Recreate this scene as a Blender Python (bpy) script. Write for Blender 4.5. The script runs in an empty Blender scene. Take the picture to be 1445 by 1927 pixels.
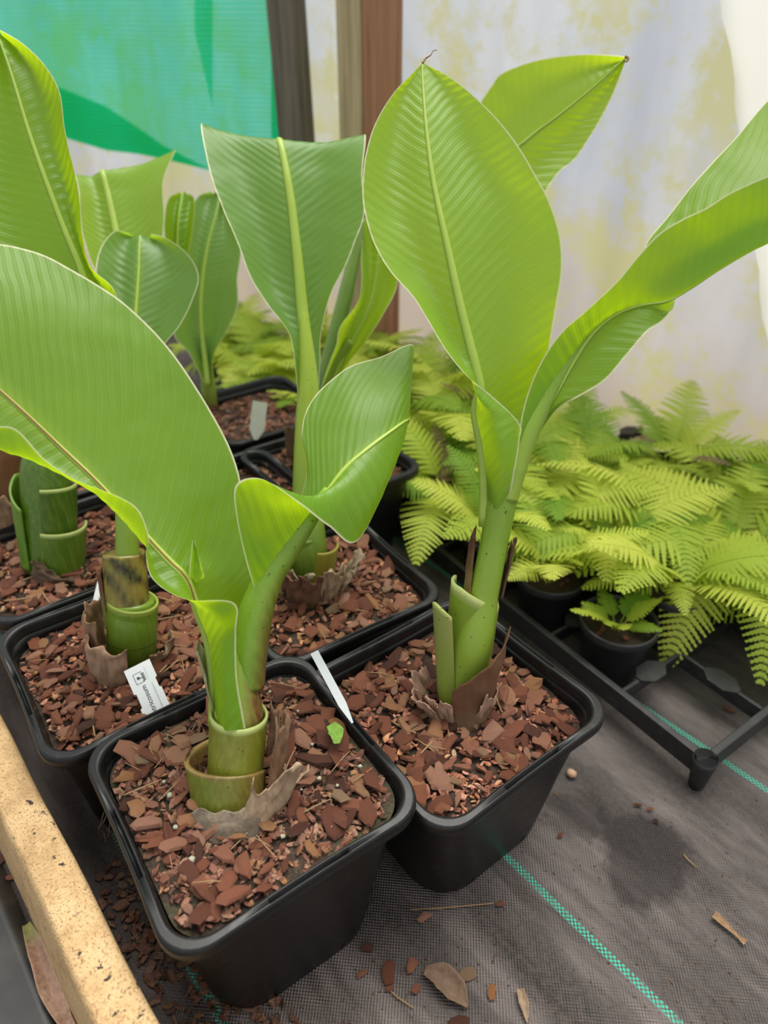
import bpy, math, random
from mathutils import Vector, Matrix, noise
R = random.Random(7)
scn = bpy.context.scene
COL = scn.collection
# ------------------------------------------------------------------ camera
F = 1350.0; PITCH = math.radians(33.66)
CAM = Vector((0, 0, 0.785))
FW = Vector((0, math.cos(PITCH), -math.sin(PITCH)))
UP = Vector((0, math.sin(PITCH), math.cos(PITCH)))
RT = Vector((1, 0, 0))
cd = bpy.data.cameras.new('camera'); co = bpy.data.objects.new('camera', cd); COL.objects.link(co)
co.location = CAM; co.rotation_euler = (math.pi/2 - PITCH, 0, 0)
cd.sensor_fit = 'AUTO'; cd.sensor_width = 36; cd.lens = F/1927*36
cd.clip_start = 0.02; cd.clip_end = 60
cd.dof.use_dof = True; cd.dof.focus_distance = 0.70; cd.dof.aperture_fstop = 3.8
scn.camera = co
# ------------------------------------------------------------------ world, light, exposure
w = bpy.data.worlds.new('overcast_sky'); scn.world = w; w.use_nodes = True
bg = w.node_tree.nodes['Background']; bg.inputs['Color'].default_value = (0.93, 0.97, 1.0, 1); bg.inputs['Strength'].default_value = 0.62
sl = bpy.data.lights.new('veiled_sun', 'SUN'); sl.energy = 4.3; sl.angle = math.radians(50); sl.color = (1, .97, .9)
so = bpy.data.objects.new('veiled_sun', sl); COL.objects.link(so); so.location = (0, 0, 5)
so.rotation_euler = Vector((-0.20, -0.38, -1)).to_track_quat('-Z', 'Y').to_euler()
vs = scn.view_settings
vs.view_transform = 'Standard'; vs.look = 'None'; vs.gamma = 1; vs.use_curve_mapping = False; vs.exposure = 0.58

# ------------------------------------------------------------------ geometry helpers
def at(u, v, d):
    return CAM + d*(FW + RT*((u-722.5)/F) + UP*((963.5-v)/F))
def onz(u, v, z):
    r = FW + RT*((u-722.5)/F) + UP*((963.5-v)/F)
    return CAM + r*((z-CAM.z)/r.z)
WN = Vector((.56, .83, 0)).normalized(); WD = Vector((-WN.y, WN.x, 0)); WC = 1.53
def onwall(u, v, off=0.0):
    r = FW + RT*((u-722.5)/F) + UP*((963.5-v)/F)
    return CAM + r*((WC-off)/r.dot(WN))
def cr(p, t):                      # Catmull-Rom through list p of Vectors, t in [0, n-1]
    n = len(p); i = min(int(t), n-2); f = t-i
    b, c = p[i], p[i+1]
    a = p[i-1] if i > 0 else b+(b-c)
    d = p[i+2] if i+2 < n else c+(c-b)
    return 0.5*((2*b)+(c-a)*f+(2*a-5*b+4*c-d)*f*f+(3*b-a-3*c+d)*f*f*f)
def mkmesh(name, V, Fc, mat=None, smooth=True, col=None, uv=None, uv2=None):
    me = bpy.data.meshes.new(name); me.from_pydata([tuple(v) for v in V], [], Fc)
    if mat: me.materials.append(mat)
    if smooth: me.polygons.foreach_set('use_smooth', [True]*len(me.polygons))
    if col:
        a = me.color_attributes.new('Col', 'FLOAT_COLOR', 'POINT')
        a.data.foreach_set('color', [x for c in col for x in (c[0], c[1], c[2], 1)])
    for nm, U in (('UVMap', uv), ('Edge', uv2)):
        if U:
            l = me.uv_layers.new(name=nm)
            l.data.foreach_set('uv', [x for lp in me.loops for x in U[lp.vertex_index]])
    me.update(); return me
def link(name, me, parent=None, loc=None, rot=None):
    o = bpy.data.objects.new(name, me); COL.objects.link(o)
    if parent: o.parent = parent
    if loc is not None: o.location = loc
    if rot is not None: o.rotation_euler = rot
    return o
def tag(o, label=None, cat=None, group=None, kind=None):
    if label: o['label'] = label
    if cat: o['category'] = cat
    if group: o['group'] = group
    if kind: o['kind'] = kind
    return o
def thing(name, label, cat, loc=(0, 0, 0), rz=0, group=None):
    o = bpy.data.objects.new(name, None); COL.objects.link(o); o.empty_display_size = .02
    o.location = loc; o.rotation_euler = (0, 0, rz); return tag(o, label, cat, group)
def part(name, V, Fc, mat, parent=None, base=None, **k):
    if base is not None: V = [Vector(v)-base for v in V]
    return link(name, mkmesh(name, V, Fc, mat, **k), parent)
def boxm(x0, x1, y0, y1, z0, z1):
    V = [Vector((x, y, z)) for z in (z0, z1) for y in (y0, y1) for x in (x0, x1)]
    return V, [(0, 2, 3, 1), (4, 5, 7, 6), (0, 1, 5, 4), (2, 6, 7, 3), (0, 4, 6, 2), (1, 3, 7, 5)]
class MB:
    def __init__(s): s.V = []; s.F = []; s.C = []
    def add(s, V, Fc, c=None):
        n = len(s.V); s.V += [Vector(v) for v in V]; s.F += [tuple(i+n for i in f) for f in Fc]
        if c is not None: s.C += [c]*len(V)
    def box(s, *a): s.add(*boxm(*a))
def tubem(P, rad, n=14, caps=True, flat=1.0, flatdir=None, steps=None):
    """tube through Vectors P with radii rad (per point), resampled to steps"""
    steps = steps or (len(P)-1)*8
    V = []; Fc = []
    prev = None
    for i in range(steps+1):
        t = i/steps*(len(P)-1)
        c = cr(P, t); c2 = cr(P, min(t+.02, len(P)-1)); c1 = cr(P, max(t-.02, 0))
        T = (c2-c1).normalized()
        if flatdir is not None: X = T.cross(flatdir).normalized()
        else:
            ref = prev if prev is not None else Vector((1, 0, 0))
            X = (ref-T*ref.dot(T)).normalized(); prev = X
        Y = T.cross(X).normalized()
        j = min(int(t), len(P)-2); r = rad[j]+(rad[j+1]-rad[j])*(t-j)
        for k in range(n):
            a = 2*math.pi*k/n
            V.append(c+X*(r*math.cos(a))+Y*(r*flat*math.sin(a)))
    for i in range(steps):
        for k in range(n):
            Fc.append((i*n+k, i*n+(k+1) % n, (i+1)*n+(k+1) % n, (i+1)*n+k))
    if caps:
        Fc.append(tuple(range(n-1, -1, -1))); Fc.append(tuple(steps*n+k for k in range(n)))
    return V, Fc

# ------------------------------------------------------------------ materials
class NT:
    def __init__(s, name):
        s.m = bpy.data.materials.new(name); s.m.use_nodes = True; s.t = s.m.node_tree
        s.n = s.t.nodes; s.p = s.n['Principled BSDF']; s.out = s.n['Material Output']
    def new(s, ty, **k):
        o = s.n.new(ty)
        for a, b in k.items(): setattr(o, a, b)
        return o
    def l(s, a, b): s.t.links.new(a, b)
    def math(s, op, a, b=None, c=None):
        o = s.new('ShaderNodeMath', operation=op)
        for i, x in enumerate((a, b, c)):
            if x is None: continue
            if isinstance(x, (int, float)): o.inputs[i].default_value = x
            else: s.l(x, o.inputs[i])
        return o.outputs[0]
    def mix(s, f, a, b, blend='MIX'):
        o = s.new('ShaderNodeMix', data_type='RGBA', blend_type=blend)
        for i, x in ((0, f), (6, a), (7, b)):
            if isinstance(x, (int, float)): o.inputs[i].default_value = x
            elif isinstance(x, tuple): o.inputs[i].default_value = (*x, 1)
            else: s.l(x, o.inputs[i])
        return o.outputs[2]
    def noise(s, scale, vec=None, detail=4, rough=.6):
        o = s.new('ShaderNodeTexNoise'); o.inputs['Scale'].default_value = scale
        o.inputs['Detail'].default_value = detail; o.inputs['Roughness'].default_value = rough
        if vec is not None: s.l(vec, o.inputs['Vector'])
        return o.outputs['Fac']
    def ramp(s, f, stops):
        o = s.new('ShaderNodeValToRGB'); e = o.color_ramp.elements
        while len(e) < len(stops): e.new(.5)
        for x, (p, c) in zip(e, stops): x.position = p; x.color = (*c, 1) if len(c) == 3 else c
        s.l(f, o.inputs[0]); return o.outputs[0]
    def step(s, f, a, b):
        o = s.new('ShaderNodeMapRange'); o.inputs[1].default_value = a; o.inputs[2].default_value = b
        s.l(f, o.inputs[0]); return o.outputs[0]
    def bump(s, h, dist, strength=1.0, nrm=None):
        o = s.new('ShaderNodeBump'); o.inputs['Distance'].default_value = dist; o.inputs['Strength'].default_value = strength
        s.l(h, o.inputs['Height'])
        if nrm is not None: s.l(nrm, o.inputs['Normal'])
        return o.outputs[0]
    def set(s, **k):
        for a, b in k.items():
            i = s.p.inputs[a.replace('_', ' ')]
            if isinstance(b, (int, float)): i.default_value = b
            elif isinstance(b, tuple): i.default_value = (*b, 1)
            else: s.l(b, i)
        return s
    def obj(s): return s.new('ShaderNodeTexCoord').outputs['Object']
    def attr(s, name): return s.new('ShaderNodeAttribute', attribute_name=name).outputs['Color']
    def transl(s, colr, fac):
        """mix in light passing through"""
        t = s.new('ShaderNodeBsdfTranslucent'); x = s.new('ShaderNodeMixShader')
        if isinstance(colr, tuple): t.inputs[0].default_value = (*colr, 1)
        else: s.l(colr, t.inputs[0])
        if isinstance(fac, (int, float)): x.inputs[0].default_value = fac
        else: s.l(fac, x.inputs[0])
        s.l(s.p.outputs[0], x.inputs[1]); s.l(t.outputs[0], x.inputs[2]); s.l(x.outputs[0], s.out.inputs[0])
        return t

def leaf_mat(name, ca, cb, tr, fac=.35, rough=.38, spec=.5):
    g = NT(name)
    uv = g.new('ShaderNodeUVMap', uv_map='UVMap').outputs[0]
    sx = g.new('ShaderNodeSeparateXYZ'); g.l(uv, sx.inputs[0])
    u, v = sx.outputs[0], sx.outputs[1]
    au = g.math('ABSOLUTE', u)
    nz = g.noise(22, g.obj(), 2); nz2 = g.noise(7, g.obj(), 3)
    wv = g.math('ADD', v, g.math('MULTIPLY', g.noise(13, g.obj(), 2), .012))
    big = g.math('SINE', g.math('MULTIPLY', wv, 2*math.pi/.0108))
    mid = g.math('SINE', g.math('MULTIPLY', wv, 2*math.pi/.0037))
    fine = g.math('SINE', g.math('MULTIPLY', v, 2*math.pi/.0014))
    h = g.math('ADD', g.math('MULTIPLY', big, g.math('MULTIPLY', nz2, 1.3)), g.math('ADD', g.math('MULTIPLY', mid, .16), g.math('MULTIPLY', fine, .14)))
    c = g.mix(g.step(nz2, .35, .7), ca, cb)
    c = g.mix(g.math('MULTIPLY', g.step(fine, -.2, 1), .16), c, tuple(min(1, x*1.5) for x in cb))
    c = g.mix(g.math('MULTIPLY', g.step(g.math('ADD', big, mid), .3, 1.6), .2), c, tuple(min(1, x*1.45+.01) for x in cb))
    cen = g.step(au, .12, .0)
    c = g.mix(g.math('MULTIPLY', cen, .4), c, (.32, .46, .04))
    eg = g.new('ShaderNodeUVMap', uv_map='Edge').outputs[0]
    sy = g.new('ShaderNodeSeparateXYZ'); g.l(eg, sy.inputs[0])
    edge = g.step(sy.outputs[0], .0022, .0008)
    c = g.mix(edge, c, (.72, .70, .46))
    g.set(Base_Color=c, Roughness=rough, Specular_IOR_Level=spec)
    b = g.bump(h, .00034, .7); g.l(b, g.p.inputs['Normal'])
    t = g.transl(g.mix(edge, g.mix(g.math('MULTIPLY', g.step(big, -.5, 1), .3), tr, tuple(x*.8 for x in tr)), (.8, .8, .5)), fac)
    g.l(b, t.inputs['Normal'])
    return g.m
M = {}
M['leaf'] = leaf_mat('banana_leaf', (.095, .22, .012), (.13, .275, .02), (.54, .76, .008), .47, .38)
M['leaf_young'] = leaf_mat('banana_leaf_young', (.16, .31, .03), (.21, .37, .045), (.66, .86, .012), .48, .36)
M['leaf_blue'] = leaf_mat('banana_leaf_glaucous', (.085, .20, .045), (.12, .25, .06), (.46, .70, .015), .42, .38)
g = NT('midrib'); g.set(Base_Color=g.mix(g.noise(60, g.obj()), (.32, .46, .05), (.42, .54, .10)), Roughness=.4)
g.transl((.5, .7, .05), .25); M['midrib'] = g.m
g = NT('pseudostem')
o_ = g.obj(); mp = g.new('ShaderNodeMapping'); mp.inputs['Scale'].default_value = (260, 260, 9); g.l(o_, mp.inputs[0])
c = g.mix(g.math('MULTIPLY', g.step(g.noise(1, mp.outputs[0], 2), .4, .7), .28), g.attr('Col'), (.30, .42, .05))
c = g.mix(g.step(g.noise(230, o_, 2), .70, .74), c, (.03, .02, .008))
g.set(Base_Color=c, Roughness=.33); g.transl(g.attr('Col'), .22); M['stem'] = g.m
g = NT('dry_sheath')
mp = g.new('ShaderNodeMapping'); mp.inputs['Scale'].default_value = (170, 170, 40); g.l(g.obj(), mp.inputs[0])
nz = g.noise(1, mp.outputs[0], 5)
c = g.mix(g.step(nz, .3, .7), g.attr('Col'), g.mix(.5, g.attr('Col'), (.09, .045, .02)))
g.set(Base_Color=c, Roughness=.85, Normal=g.bump(nz, .002)); g.transl(g.attr('Col'), .15); M['dry'] = g.m
g = NT('black_pot_plastic')
nz = g.noise(55, g.obj(), 6, .7)
g.set(Base_Color=g.mix(g.math('MULTIPLY', g.step(nz, .58, .8), .5), (.006, .006, .0065), (.07, .062, .055)), Roughness=g.math('ADD', g.math('MULTIPLY', nz, .35), .20), Specular_IOR_Level=.34)
M['pot'] = g.m
g = NT('black_tray_plastic')
nz = g.noise(40, g.obj(), 6, .7)
g.set(Base_Color=g.mix(g.math('MULTIPLY', g.step(nz, .5, .8), .4), (.016, .016, .018), (.10, .095, .09)), Roughness=.5); M['tray'] = g.m
def bark_mat(name, dark):
    g = NT(name)
    oi = g.new('ShaderNodeObjectInfo').outputs['Random']; isl = g.new('ShaderNodeNewGeometry').outputs['Random Per Island']
    f = g.math('FRACT', g.math('ADD', g.math('MULTIPLY', oi, 7.31), isl))
    c = g.ramp(f, [(0, (.085, .032, .020)), (.15, (.22, .072, .040)), (.38, (.34, .115, .060)), (.6, (.44, .155, .082)), (.8, (.62, .32, .21)), (.93, (.60, .27, .10)), (1, (.44, .29, .17))])
    mp = g.new('ShaderNodeMapping'); mp.inputs['Scale'].default_value = (200, 420, 200); g.l(g.obj(), mp.inputs[0])
    nz = g.noise(1, mp.outputs[0], 4, .65)
    c = g.mix(g.step(nz, .35, .75), c, g.mix(.55, c, (.08, .035, .022)))
    if dark: c = g.mix(dark, c, (.03, .02, .012))
    g.set(Base_Color=c, Roughness=.5, Specular_IOR_Level=.45, Normal=g.bump(nz, .0018)); return g.m
M['bark'] = bark_mat('bark', 0); M['bark_damp'] = bark_mat('bark_damp', .3); M['bark_crumb'] = bark_mat('bark_crumb', .5); M['bark_damp_shaded'] = bark_mat('bark_damp_shaded', .72)  # last one: damp bark, painted darker still for the shade beside the board
def soil_mat(name, moss):
    g = NT(name); nz = g.noise(420, g.obj(), 6, .7); m2 = g.noise(26, g.obj(), 3)
    c = g.ramp(nz, [(.3, (.018, .012, .008)), (.55, (.07, .042, .025)), (.75, (.17, .115, .07))])
    if moss: c = g.mix(g.math('MULTIPLY', g.step(m2, .50, .66), .6), c, g.mix(nz, (.02, .028, .008), (.16, .17, .06)))
    g.set(Base_Color=c, Roughness=.8, Normal=g.bump(nz, .004)); return g.m
M['soil'] = soil_mat('bark_fines', False); M['moss'] = soil_mat('mossy_compost', True)
def plain(name, c, rough=.6, spec=.4, vary=.12, scale=60, bump=0):
    g = NT(name); nz = g.noise(scale, g.obj(), 5)
    g.set(Base_Color=g.mix(nz, tuple(x*(1-vary*2) for x in c), tuple(min(1, x*(1+vary*2)) for x in c)), Roughness=rough, Specular_IOR_Level=spec)
    if bump: g.l(g.bump(nz, bump), g.p.inputs['Normal'])
    return g.m
M['white'] = plain('label_white', (.86, .87, .88), .45, .4, .02)
M['grey_label'] = plain('label_weathered', (.50, .50, .46), .6, .3, .06)
M['pale_label'] = plain('label_grey_white', (.50, .53, .54), .45, .4, .04)
M['ink'] = plain('label_ink', (.05, .055, .07), .6)
M['ink_soft'] = plain('label_fine_ink', (.30, .31, .34), .6)
M['twig'] = plain('dry_twig', (.26, .16, .08), .7, .3, .3, 90)
M['perlite'] = plain('perlite', (.72, .70, .52), .8, .2, .12, 300, .001)
M['scrap'] = plain('leaf_scrap', (.22, .42, .06), .45)
M['redline'] = plain('midrib_red_line', (.20, .09, .03), .5)
M['root'] = plain('root_threads', (.05, .035, .025), .8)
# fern
g = NT('fern_frond')
oi = g.new('ShaderNodeObjectInfo').outputs['Random']
c = g.ramp(oi, [(0, (.15, .30, .025)), (.25, (.36, .48, .05)), (.6, (.57, .64, .08)), (1, (.72, .75, .13))])
c = g.mix(g.math('MULTIPLY', g.noise(18, g.obj(), 2), .35), c, (.15, .30, .02))
g.set(Base_Color=c, Roughness=.55, Specular_IOR_Level=.3); g.transl(g.mix(.4, c, (.75, .85, .03)), .42); M['fern'] = g.m
M['fern_dead'] = plain('fern_dead', (.16, .10, .055), .85)
M['rachis'] = plain('fern_stalk', (.30, .27, .05), .5)
# floor fabric
FN = Vector((.761, .648, 0)); FD = Vector((.648, -.761, 0))
g = NT('woven_ground_cover')
def dotn(vec, n):
    o = g.new('ShaderNodeVectorMath', operation='DOT_PRODUCT'); g.l(vec, o.inputs[0]); o.inputs[1].default_value = n; return o.outputs['Value']
P_ = g.obj(); a_ = dotn(P_, FN); b_ = dotn(P_, FD)
wob = g.math('MULTIPLY', g.math('SUBTRACT', g.noise(3, P_, 2), .5), .012)
a2 = g.math('ADD', a_, wob)
weave = g.math('MULTIPLY', g.math('SINE', g.math('MULTIPLY', a2, 2*math.pi/.0042)), g.math('SINE', g.math('MULTIPLY', b_, 2*math.pi/.0042)))
mp = g.new('ShaderNodeCombineXYZ'); g.l(g.math('MULTIPLY', a_, 14), mp.inputs[0]); g.l(g.math('MULTIPLY', b_, 3.2), mp.inputs[1])
dust = g.noise(1, mp.outputs[0], 5, .65); fineN = g.noise(160, P_, 4, .7)
c = g.ramp(dust, [(.3, (.030, .025, .023)), (.48, (.088, .074, .070)), (.68, (.25, .212, .20))])
c = g.mix(g.step(fineN, .42, .75), c, g.mix(.5, c, (.17, .13, .105)))
c = g.mix(g.math('MULTIPLY', g.step(weave, .0, .8), .25), c, (.15, .14, .145))
# a damp stain on the open cloth, an irregular round patch
def stain(x, y, r):
    o = g.new('ShaderNodeVectorMath', operation='DISTANCE'); g.l(P_, o.inputs[0]); o.inputs[1].default_value = (x, y, 0)
    return g.step(g.math('ADD', o.outputs['Value'], g.math('MULTIPLY', g.math('SUBTRACT', g.noise(16, P_, 4), .5), .11)), r, r*.72)
sp_ = onz(1210, 1610, 0); sq_ = onz(1090, 1545, 0)
wet = g.math('MAXIMUM', stain(sp_.x, sp_.y, .062), g.math('MULTIPLY', stain(sq_.x, sq_.y, .04), .7))
c = g.mix(g.math('MULTIPLY', wet, .62), c, (.016, .014, .015))
line = None
for off in (-.245, .0765, .408, .7205, 1.04, 1.36):
    d_ = g.math('ABSOLUTE', g.math('SUBTRACT', a2, off+.0006))
    s_ = g.math('LESS_THAN', d_, .0043)
    line = s_ if line is None else g.math('MAXIMUM', line, s_)
ch = g.new('ShaderNodeCombineXYZ'); g.l(a2, ch.inputs[0]); g.l(b_, ch.inputs[1])
ck = g.new('ShaderNodeTexChecker'); ck.inputs['Scale'].default_value = 1/.0027; g.l(ch.outputs[0], ck.inputs['Vector'])
ck.inputs['Color1'].default_value = (1, 1, 1, 1); ck.inputs['Color2'].default_value = (0, 0, 0, 1)
lf = g.math('MULTIPLY', line, ck.outputs['Fac'])
c = g.mix(g.math('MULTIPLY', lf, g.step(g.noise(40, P_, 3), .25, .4)), c, (.07, .50, .36))
g.set(Base_Color=c, Roughness=g.math('SUBTRACT', .55, g.math('MULTIPLY', wet, .2)), Specular_IOR_Level=.45,
      Normal=g.bump(g.noise(9, P_, 4), .02, .5, g.bump(weave, .0012, .9)))
M['fabric'] = g.m
# timber
g = NT('sawn_timber'); P_ = g.obj()
nz = g.noise(26, P_, 7, .75); sp = g.noise(120, P_, 4, .6); bl = g.noise(34, P_, 3, .5)
c = g.ramp(nz, [(.3, (.34, .205, .09)), (.5, (.52, .34, .16)), (.75, (.64, .46, .25))])
c = g.mix(g.step(g.noise(480, P_, 2), .52, .68), c, (.27, .155, .065))
c = g.mix(g.math('MULTIPLY', g.step(sp, .60, .65), g.step(bl, .50, .58)), c, (.035, .02, .014))
g.set(Base_Color=c, Roughness=.75, Normal=g.bump(g.noise(520, P_, 4), .0012)); M['timber'] = g.m
def post_mat(name, a, b, c3):
    g = NT(name); P_ = g.obj(); mp = g.new('ShaderNodeMapping'); mp.inputs['Scale'].default_value = (70, 70, 2.5); g.l(P_, mp.inputs[0])
    nz = g.noise(1, mp.outputs[0], 6, .65)
    g.set(Base_Color=g.ramp(nz, [(.3, a), (.5, b), (.75, c3)]), Roughness=.8, Normal=g.bump(nz, .002)); return g.m
M['post_red'] = post_mat('post_wood', (.16, .07, .035), (.34, .16, .08), (.42, .23, .12))
M['post_olive'] = post_mat('post_wood_green_stain', (.24, .18, .09), (.44, .35, .19), (.54, .44, .26))
M['post_dark'] = post_mat('post_wood_dark', (.05, .045, .035), (.14, .12, .085), (.22, .18, .12))
# polythene
g = NT('polythene'); P_ = g.obj()
mp = g.new('ShaderNodeMapping'); mp.inputs['Scale'].default_value = (5, 5, 1.2); g.l(P_, mp.inputs[0])
st = g.noise(1, mp.outputs[0], 4); al = g.noise(5.5, P_, 8, .72); al2 = g.noise(2.2, P_, 3)
al3 = g.noise(60, P_, 5, .7)
c = g.mix(g.step(st, .3, .7), (.38, .42, .51), (.57, .59, .63))
sz = g.new('ShaderNodeSeparateXYZ'); g.l(P_, sz.inputs[0])
grime = g.step(g.math('ADD', sz.outputs[2], g.math('MULTIPLY', g.math('SUBTRACT', al2, .5), .7)), .62, .12)
c = g.mix(g.math('MULTIPLY', grime, .8), c, (.44, .35, .27))
alg = g.math('MULTIPLY', g.step(g.math('ADD', al, g.math('MULTIPLY', al3, .22)), .56, .68), g.step(al2, .34, .50))
c = g.mix(g.math('MULTIPLY', alg, .72), c, (.46, .44, .16))
g.set(Base_Color=g.mix(.35, c, (.1, .1, .1)), Roughness=.35, Normal=g.bump(st, .01, .4)); g.transl(c, .72); M['poly'] = g.m
g = NT('polythene_white'); P_ = g.obj(); st = g.noise(4, P_, 4)
c = g.mix(st, (.74, .73, .69), (.84, .83, .80)); g.set(Base_Color=c, Roughness=.4); g.transl(c, .6); M['poly_white'] = g.m
# net
g = NT('shade_net'); P_ = g.obj(); sz = g.new('ShaderNodeSeparateXYZ'); g.l(P_, sz.inputs[0])
row = g.math('SINE', g.math('MULTIPLY', g.math('ADD', sz.outputs[2], g.math('MULTIPLY', g.noise(3, P_, 2), .02)), 2*math.pi/.0105))
g.set(Base_Color=(.01, .42, .20), Roughness=.5)
t = g.transl((.02, .85, .42), .7)
tp = g.new('ShaderNodeBsdfTransparent'); tp.inputs[0].default_value = (.34, .95, .76, 1); mx = g.new('ShaderNodeMixShader'); last = g.out.inputs[0].links[0].from_socket
g.l(g.math('ADD', .60, g.math('MULTIPLY', row, .14)), mx.inputs[0]); g.l(last, mx.inputs[1]); g.l(tp.outputs[0], mx.inputs[2]); g.l(mx.outputs[0], g.out.inputs[0])
M['net'] = g.m

# ------------------------------------------------------------------ setting
def wallp(s, z, off=0): return WN*(WC-off)+WD*s+Vector((0, 0, z))
S0, S1 = -3.5, 6.5
def sheet(s0, s1, z0, z1, ns, nz_, fn, flip=False):
    V = []; Fc = []
    for j in range(nz_+1):
        for i in range(ns+1):
            s = s0+(s1-s0)*i/ns; z = z0+(z1-z0)*j/nz_; V.append(fn(s, z))
    for j in range(nz_):
        for i in range(ns):
            a = j*(ns+1)+i; Fc.append((a, a+1, a+ns+2, a+ns+1))
    return V, Fc
def outer(x, y): return x*WN.x+y*WN.y
V = [WN*WC+WD*8, WN*WC-WD*5, WN*-4-WD*5, WN*-4+WD*8]
fl = part('floor', V, [(0, 3, 2, 1)], M['fabric'], smooth=False); tag(fl, 'black woven ground cover cloth with green tracer lines', kind='structure')
V = [WN*WC+WD*9, WN*WC-WD*6, WN*9-WD*6, WN*9+WD*9]
go = part('ground_outside', [v-Vector((0, 0, .02)) for v in V], [(0, 1, 2, 3)], plain('outside_soil', (.20, .16, .11), .9), smooth=False); tag(go, 'bare ground outside the plastic wall', kind='structure')
def wf(s, z):
    o = .010*math.sin(s*19+1.5*z)+.006*math.sin(s*43+2)+.006*noise.noise(Vector((s*5, z*3, 1)))
    return wallp(s, z, o+.05*max(0, z-.8)**2)
pr0 = onwall(1368, 0, .0); pr1 = onwall(1440, 560, .0)
def edge_s(z):
    f = (pr0.z-z)/(pr0.z-pr1.z); return pr0.dot(WD)+(pr1.dot(WD)-pr0.dot(WD))*max(-.5, f)+.004*math.sin(z*40)
V, Fc = sheet(0, 1, -.02, 1.7, 420, 40, lambda k, z: wf(edge_s(z)-.012+(S1-edge_s(z))*k, z))
wl = part('wall_back', V, Fc, M['poly']); tag(wl, 'cloudy polythene tunnel wall stained with yellow-green algae', kind='structure')
# overlapping white sheet at the right
def sw(s, z): 
    ss = S0+(edge_s(z)-S0)*(s+1); return wallp(ss, z, .035+.006*math.sin(ss*30+z*4))
V, Fc = sheet(-1, 0, .0, 1.7, 60, 40, sw)
ov = part('polythene_sheet', V, Fc, M['poly_white']); tag(ov, 'whiter polythene sheet overlapping the stained wall at the right', 'plastic sheet')
# posts
def post(name, label, u0, u1, v, depth, mats, off, h=1.6, lean=0):
    a = onwall(u0, v, off); b = onwall(u1, v, off)
    wd = (b-a).length; c = (a+b)/2; c.z = 0
    X = Vector((b.x-a.x, b.y-a.y, 0)).normalized(); Y = Vector((-X.y, X.x, 0))
    t = thing(name, label, 'post', c)
    halves = len(mats)
    for k, m in enumerate(mats):
        x0 = -wd/2+wd*k/halves+(.0015 if k else 0); x1 = -wd/2+wd*(k+1)/halves
        V, Fc = boxm(x0, x1, 0, depth-(.01*k), 0, h); V2 = [X*p.x+Y*p.y+Vector((0, 0, p.z))+X*(lean*p.z) for p in V]
        o = part('timber', V2, Fc, m, t, smooth=False)
        bv = o.modifiers.new('b', 'BEVEL'); bv.width = .004; bv.segments = 2
    return t
post('timber_post', 'wide post of olive and red-brown timber beside the green netting', 634, 728, 130, .07, [M['post_olive'], M['post_red']], .10)
post('timber_post', 'narrow dark weathered post along the green netting edge', 524, 572, 125, .05, [M['post_dark']], .09, lean=-.03)
# net: main sheet, folded hem, side fold
def netpt(u, v, off): return onwall(u, v, off)
hem = [(-160, 120), (0, 140), (60, 150), (115, 165), (200, 200), (260, 240), (310, 275), (395, 318), (460, 300), (530, 262)]
low = [(-160, 190), (0, 215), (60, 232), (130, 262), (200, 283), (260, 290), (310, 300), (395, 320)]
def poly(pts, u):
    for (a, b), (c_, d_) in zip(pts, pts[1:]):
        if a <= u <= c_: return b+(d_-b)*(u-a)/(c_-a)
    return pts[-1][1] if u > pts[-1][0] else pts[0][1]
def netoff(u, v): return .06+.010*math.sin(u*.021+v*.004)+.006*math.sin(u*.05-v*.01)+.012*math.exp(-((u-385+v*.02)/16)**2)
def netsheet(u0, u1, top, bot, n1, n2, doff):
    V = []; Fc = []
    for j in range(n2+1):
        for i in range(n1+1):
            u = u0+(u1-u0)*i/n1; v = top(u)+(bot(u)-top(u))*j/n2
            V.append(netpt(u, v, netoff(u, v)+doff))
    for j in range(n2):
        for i in range(n1):
            a = j*(n1+1)+i; Fc.append((a, a+1, a+n1+2, a+n1+1))
    return V, Fc
nt = thing('shade_netting', 'sheet of light green shade netting hung against the plastic wall', 'netting', onwall(200, 100, .06)); nb = nt.location.copy()
full = low[:-1]+[(395, 321), (460, 306), (532, 268)]
V, Fc = netsheet(-160, 531, lambda u: -420, lambda u: poly(full, u), 120, 60, 0); part('net_sheet', V, Fc, M['net'], nt, nb)
V, Fc = netsheet(-160, 394, lambda u: poly(hem, u), lambda u: poly(low, u), 90, 14, .012); part('folded_hem', V, Fc, M['net'], nt, nb)
V, Fc = netsheet(-160, 394, lambda u: poly(hem, u)+2, lambda u: poly(low, u)-1, 90, 14, .020); part('folded_hem', V, Fc, M['net'], nt, nb)
for k in (.012, .02): 
    V, Fc = netsheet(512-k*100, 531, lambda u: -420, lambda u: poly(full, u)-2, 6, 40, k); part('side_fold', V, Fc, M['net'], nt, nb)
V, Fc = netsheet(366, 400, lambda u: -420, lambda u: 60+(u-366)*4.2, 10, 30, .012); part('crease', V, Fc, M['net'], nt, nb)
# timber board along the left
def bp(n, s, z): return FN*n+FD*s+Vector((0, 0, z))
prof = [(-.030, 0), (-.0145, .152), (-.0115, .158), (-.009, .16), (.020, .16), (.0232, .1585), (.0246, .155), (.026, 0)]
V = []; Fc = []; ns = 60; k = len(prof)
for i in range(ns+1):
    s = -1.9+2.2*i/ns
    for n_, z in prof: V.append(bp(n_+.0008*math.sin(s*31+z*60), s, z+.0008*math.sin(s*22)))
for i in range(ns):
    for j in range(k-1): a = i*k+j; Fc.append((a, a+1, a+k+1, a+k))
Fc += [tuple(range(k-1, -1, -1)), tuple(ns*k+j for j in range(k))]
bd = part('timber_board', V, Fc, M['timber']); tag(bd, 'pale sawn timber board on edge, flecked with black debris, beside the pots', 'board')
bd.data.polygons.foreach_set('use_smooth', [True]*len(bd.data.polygons))

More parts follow.
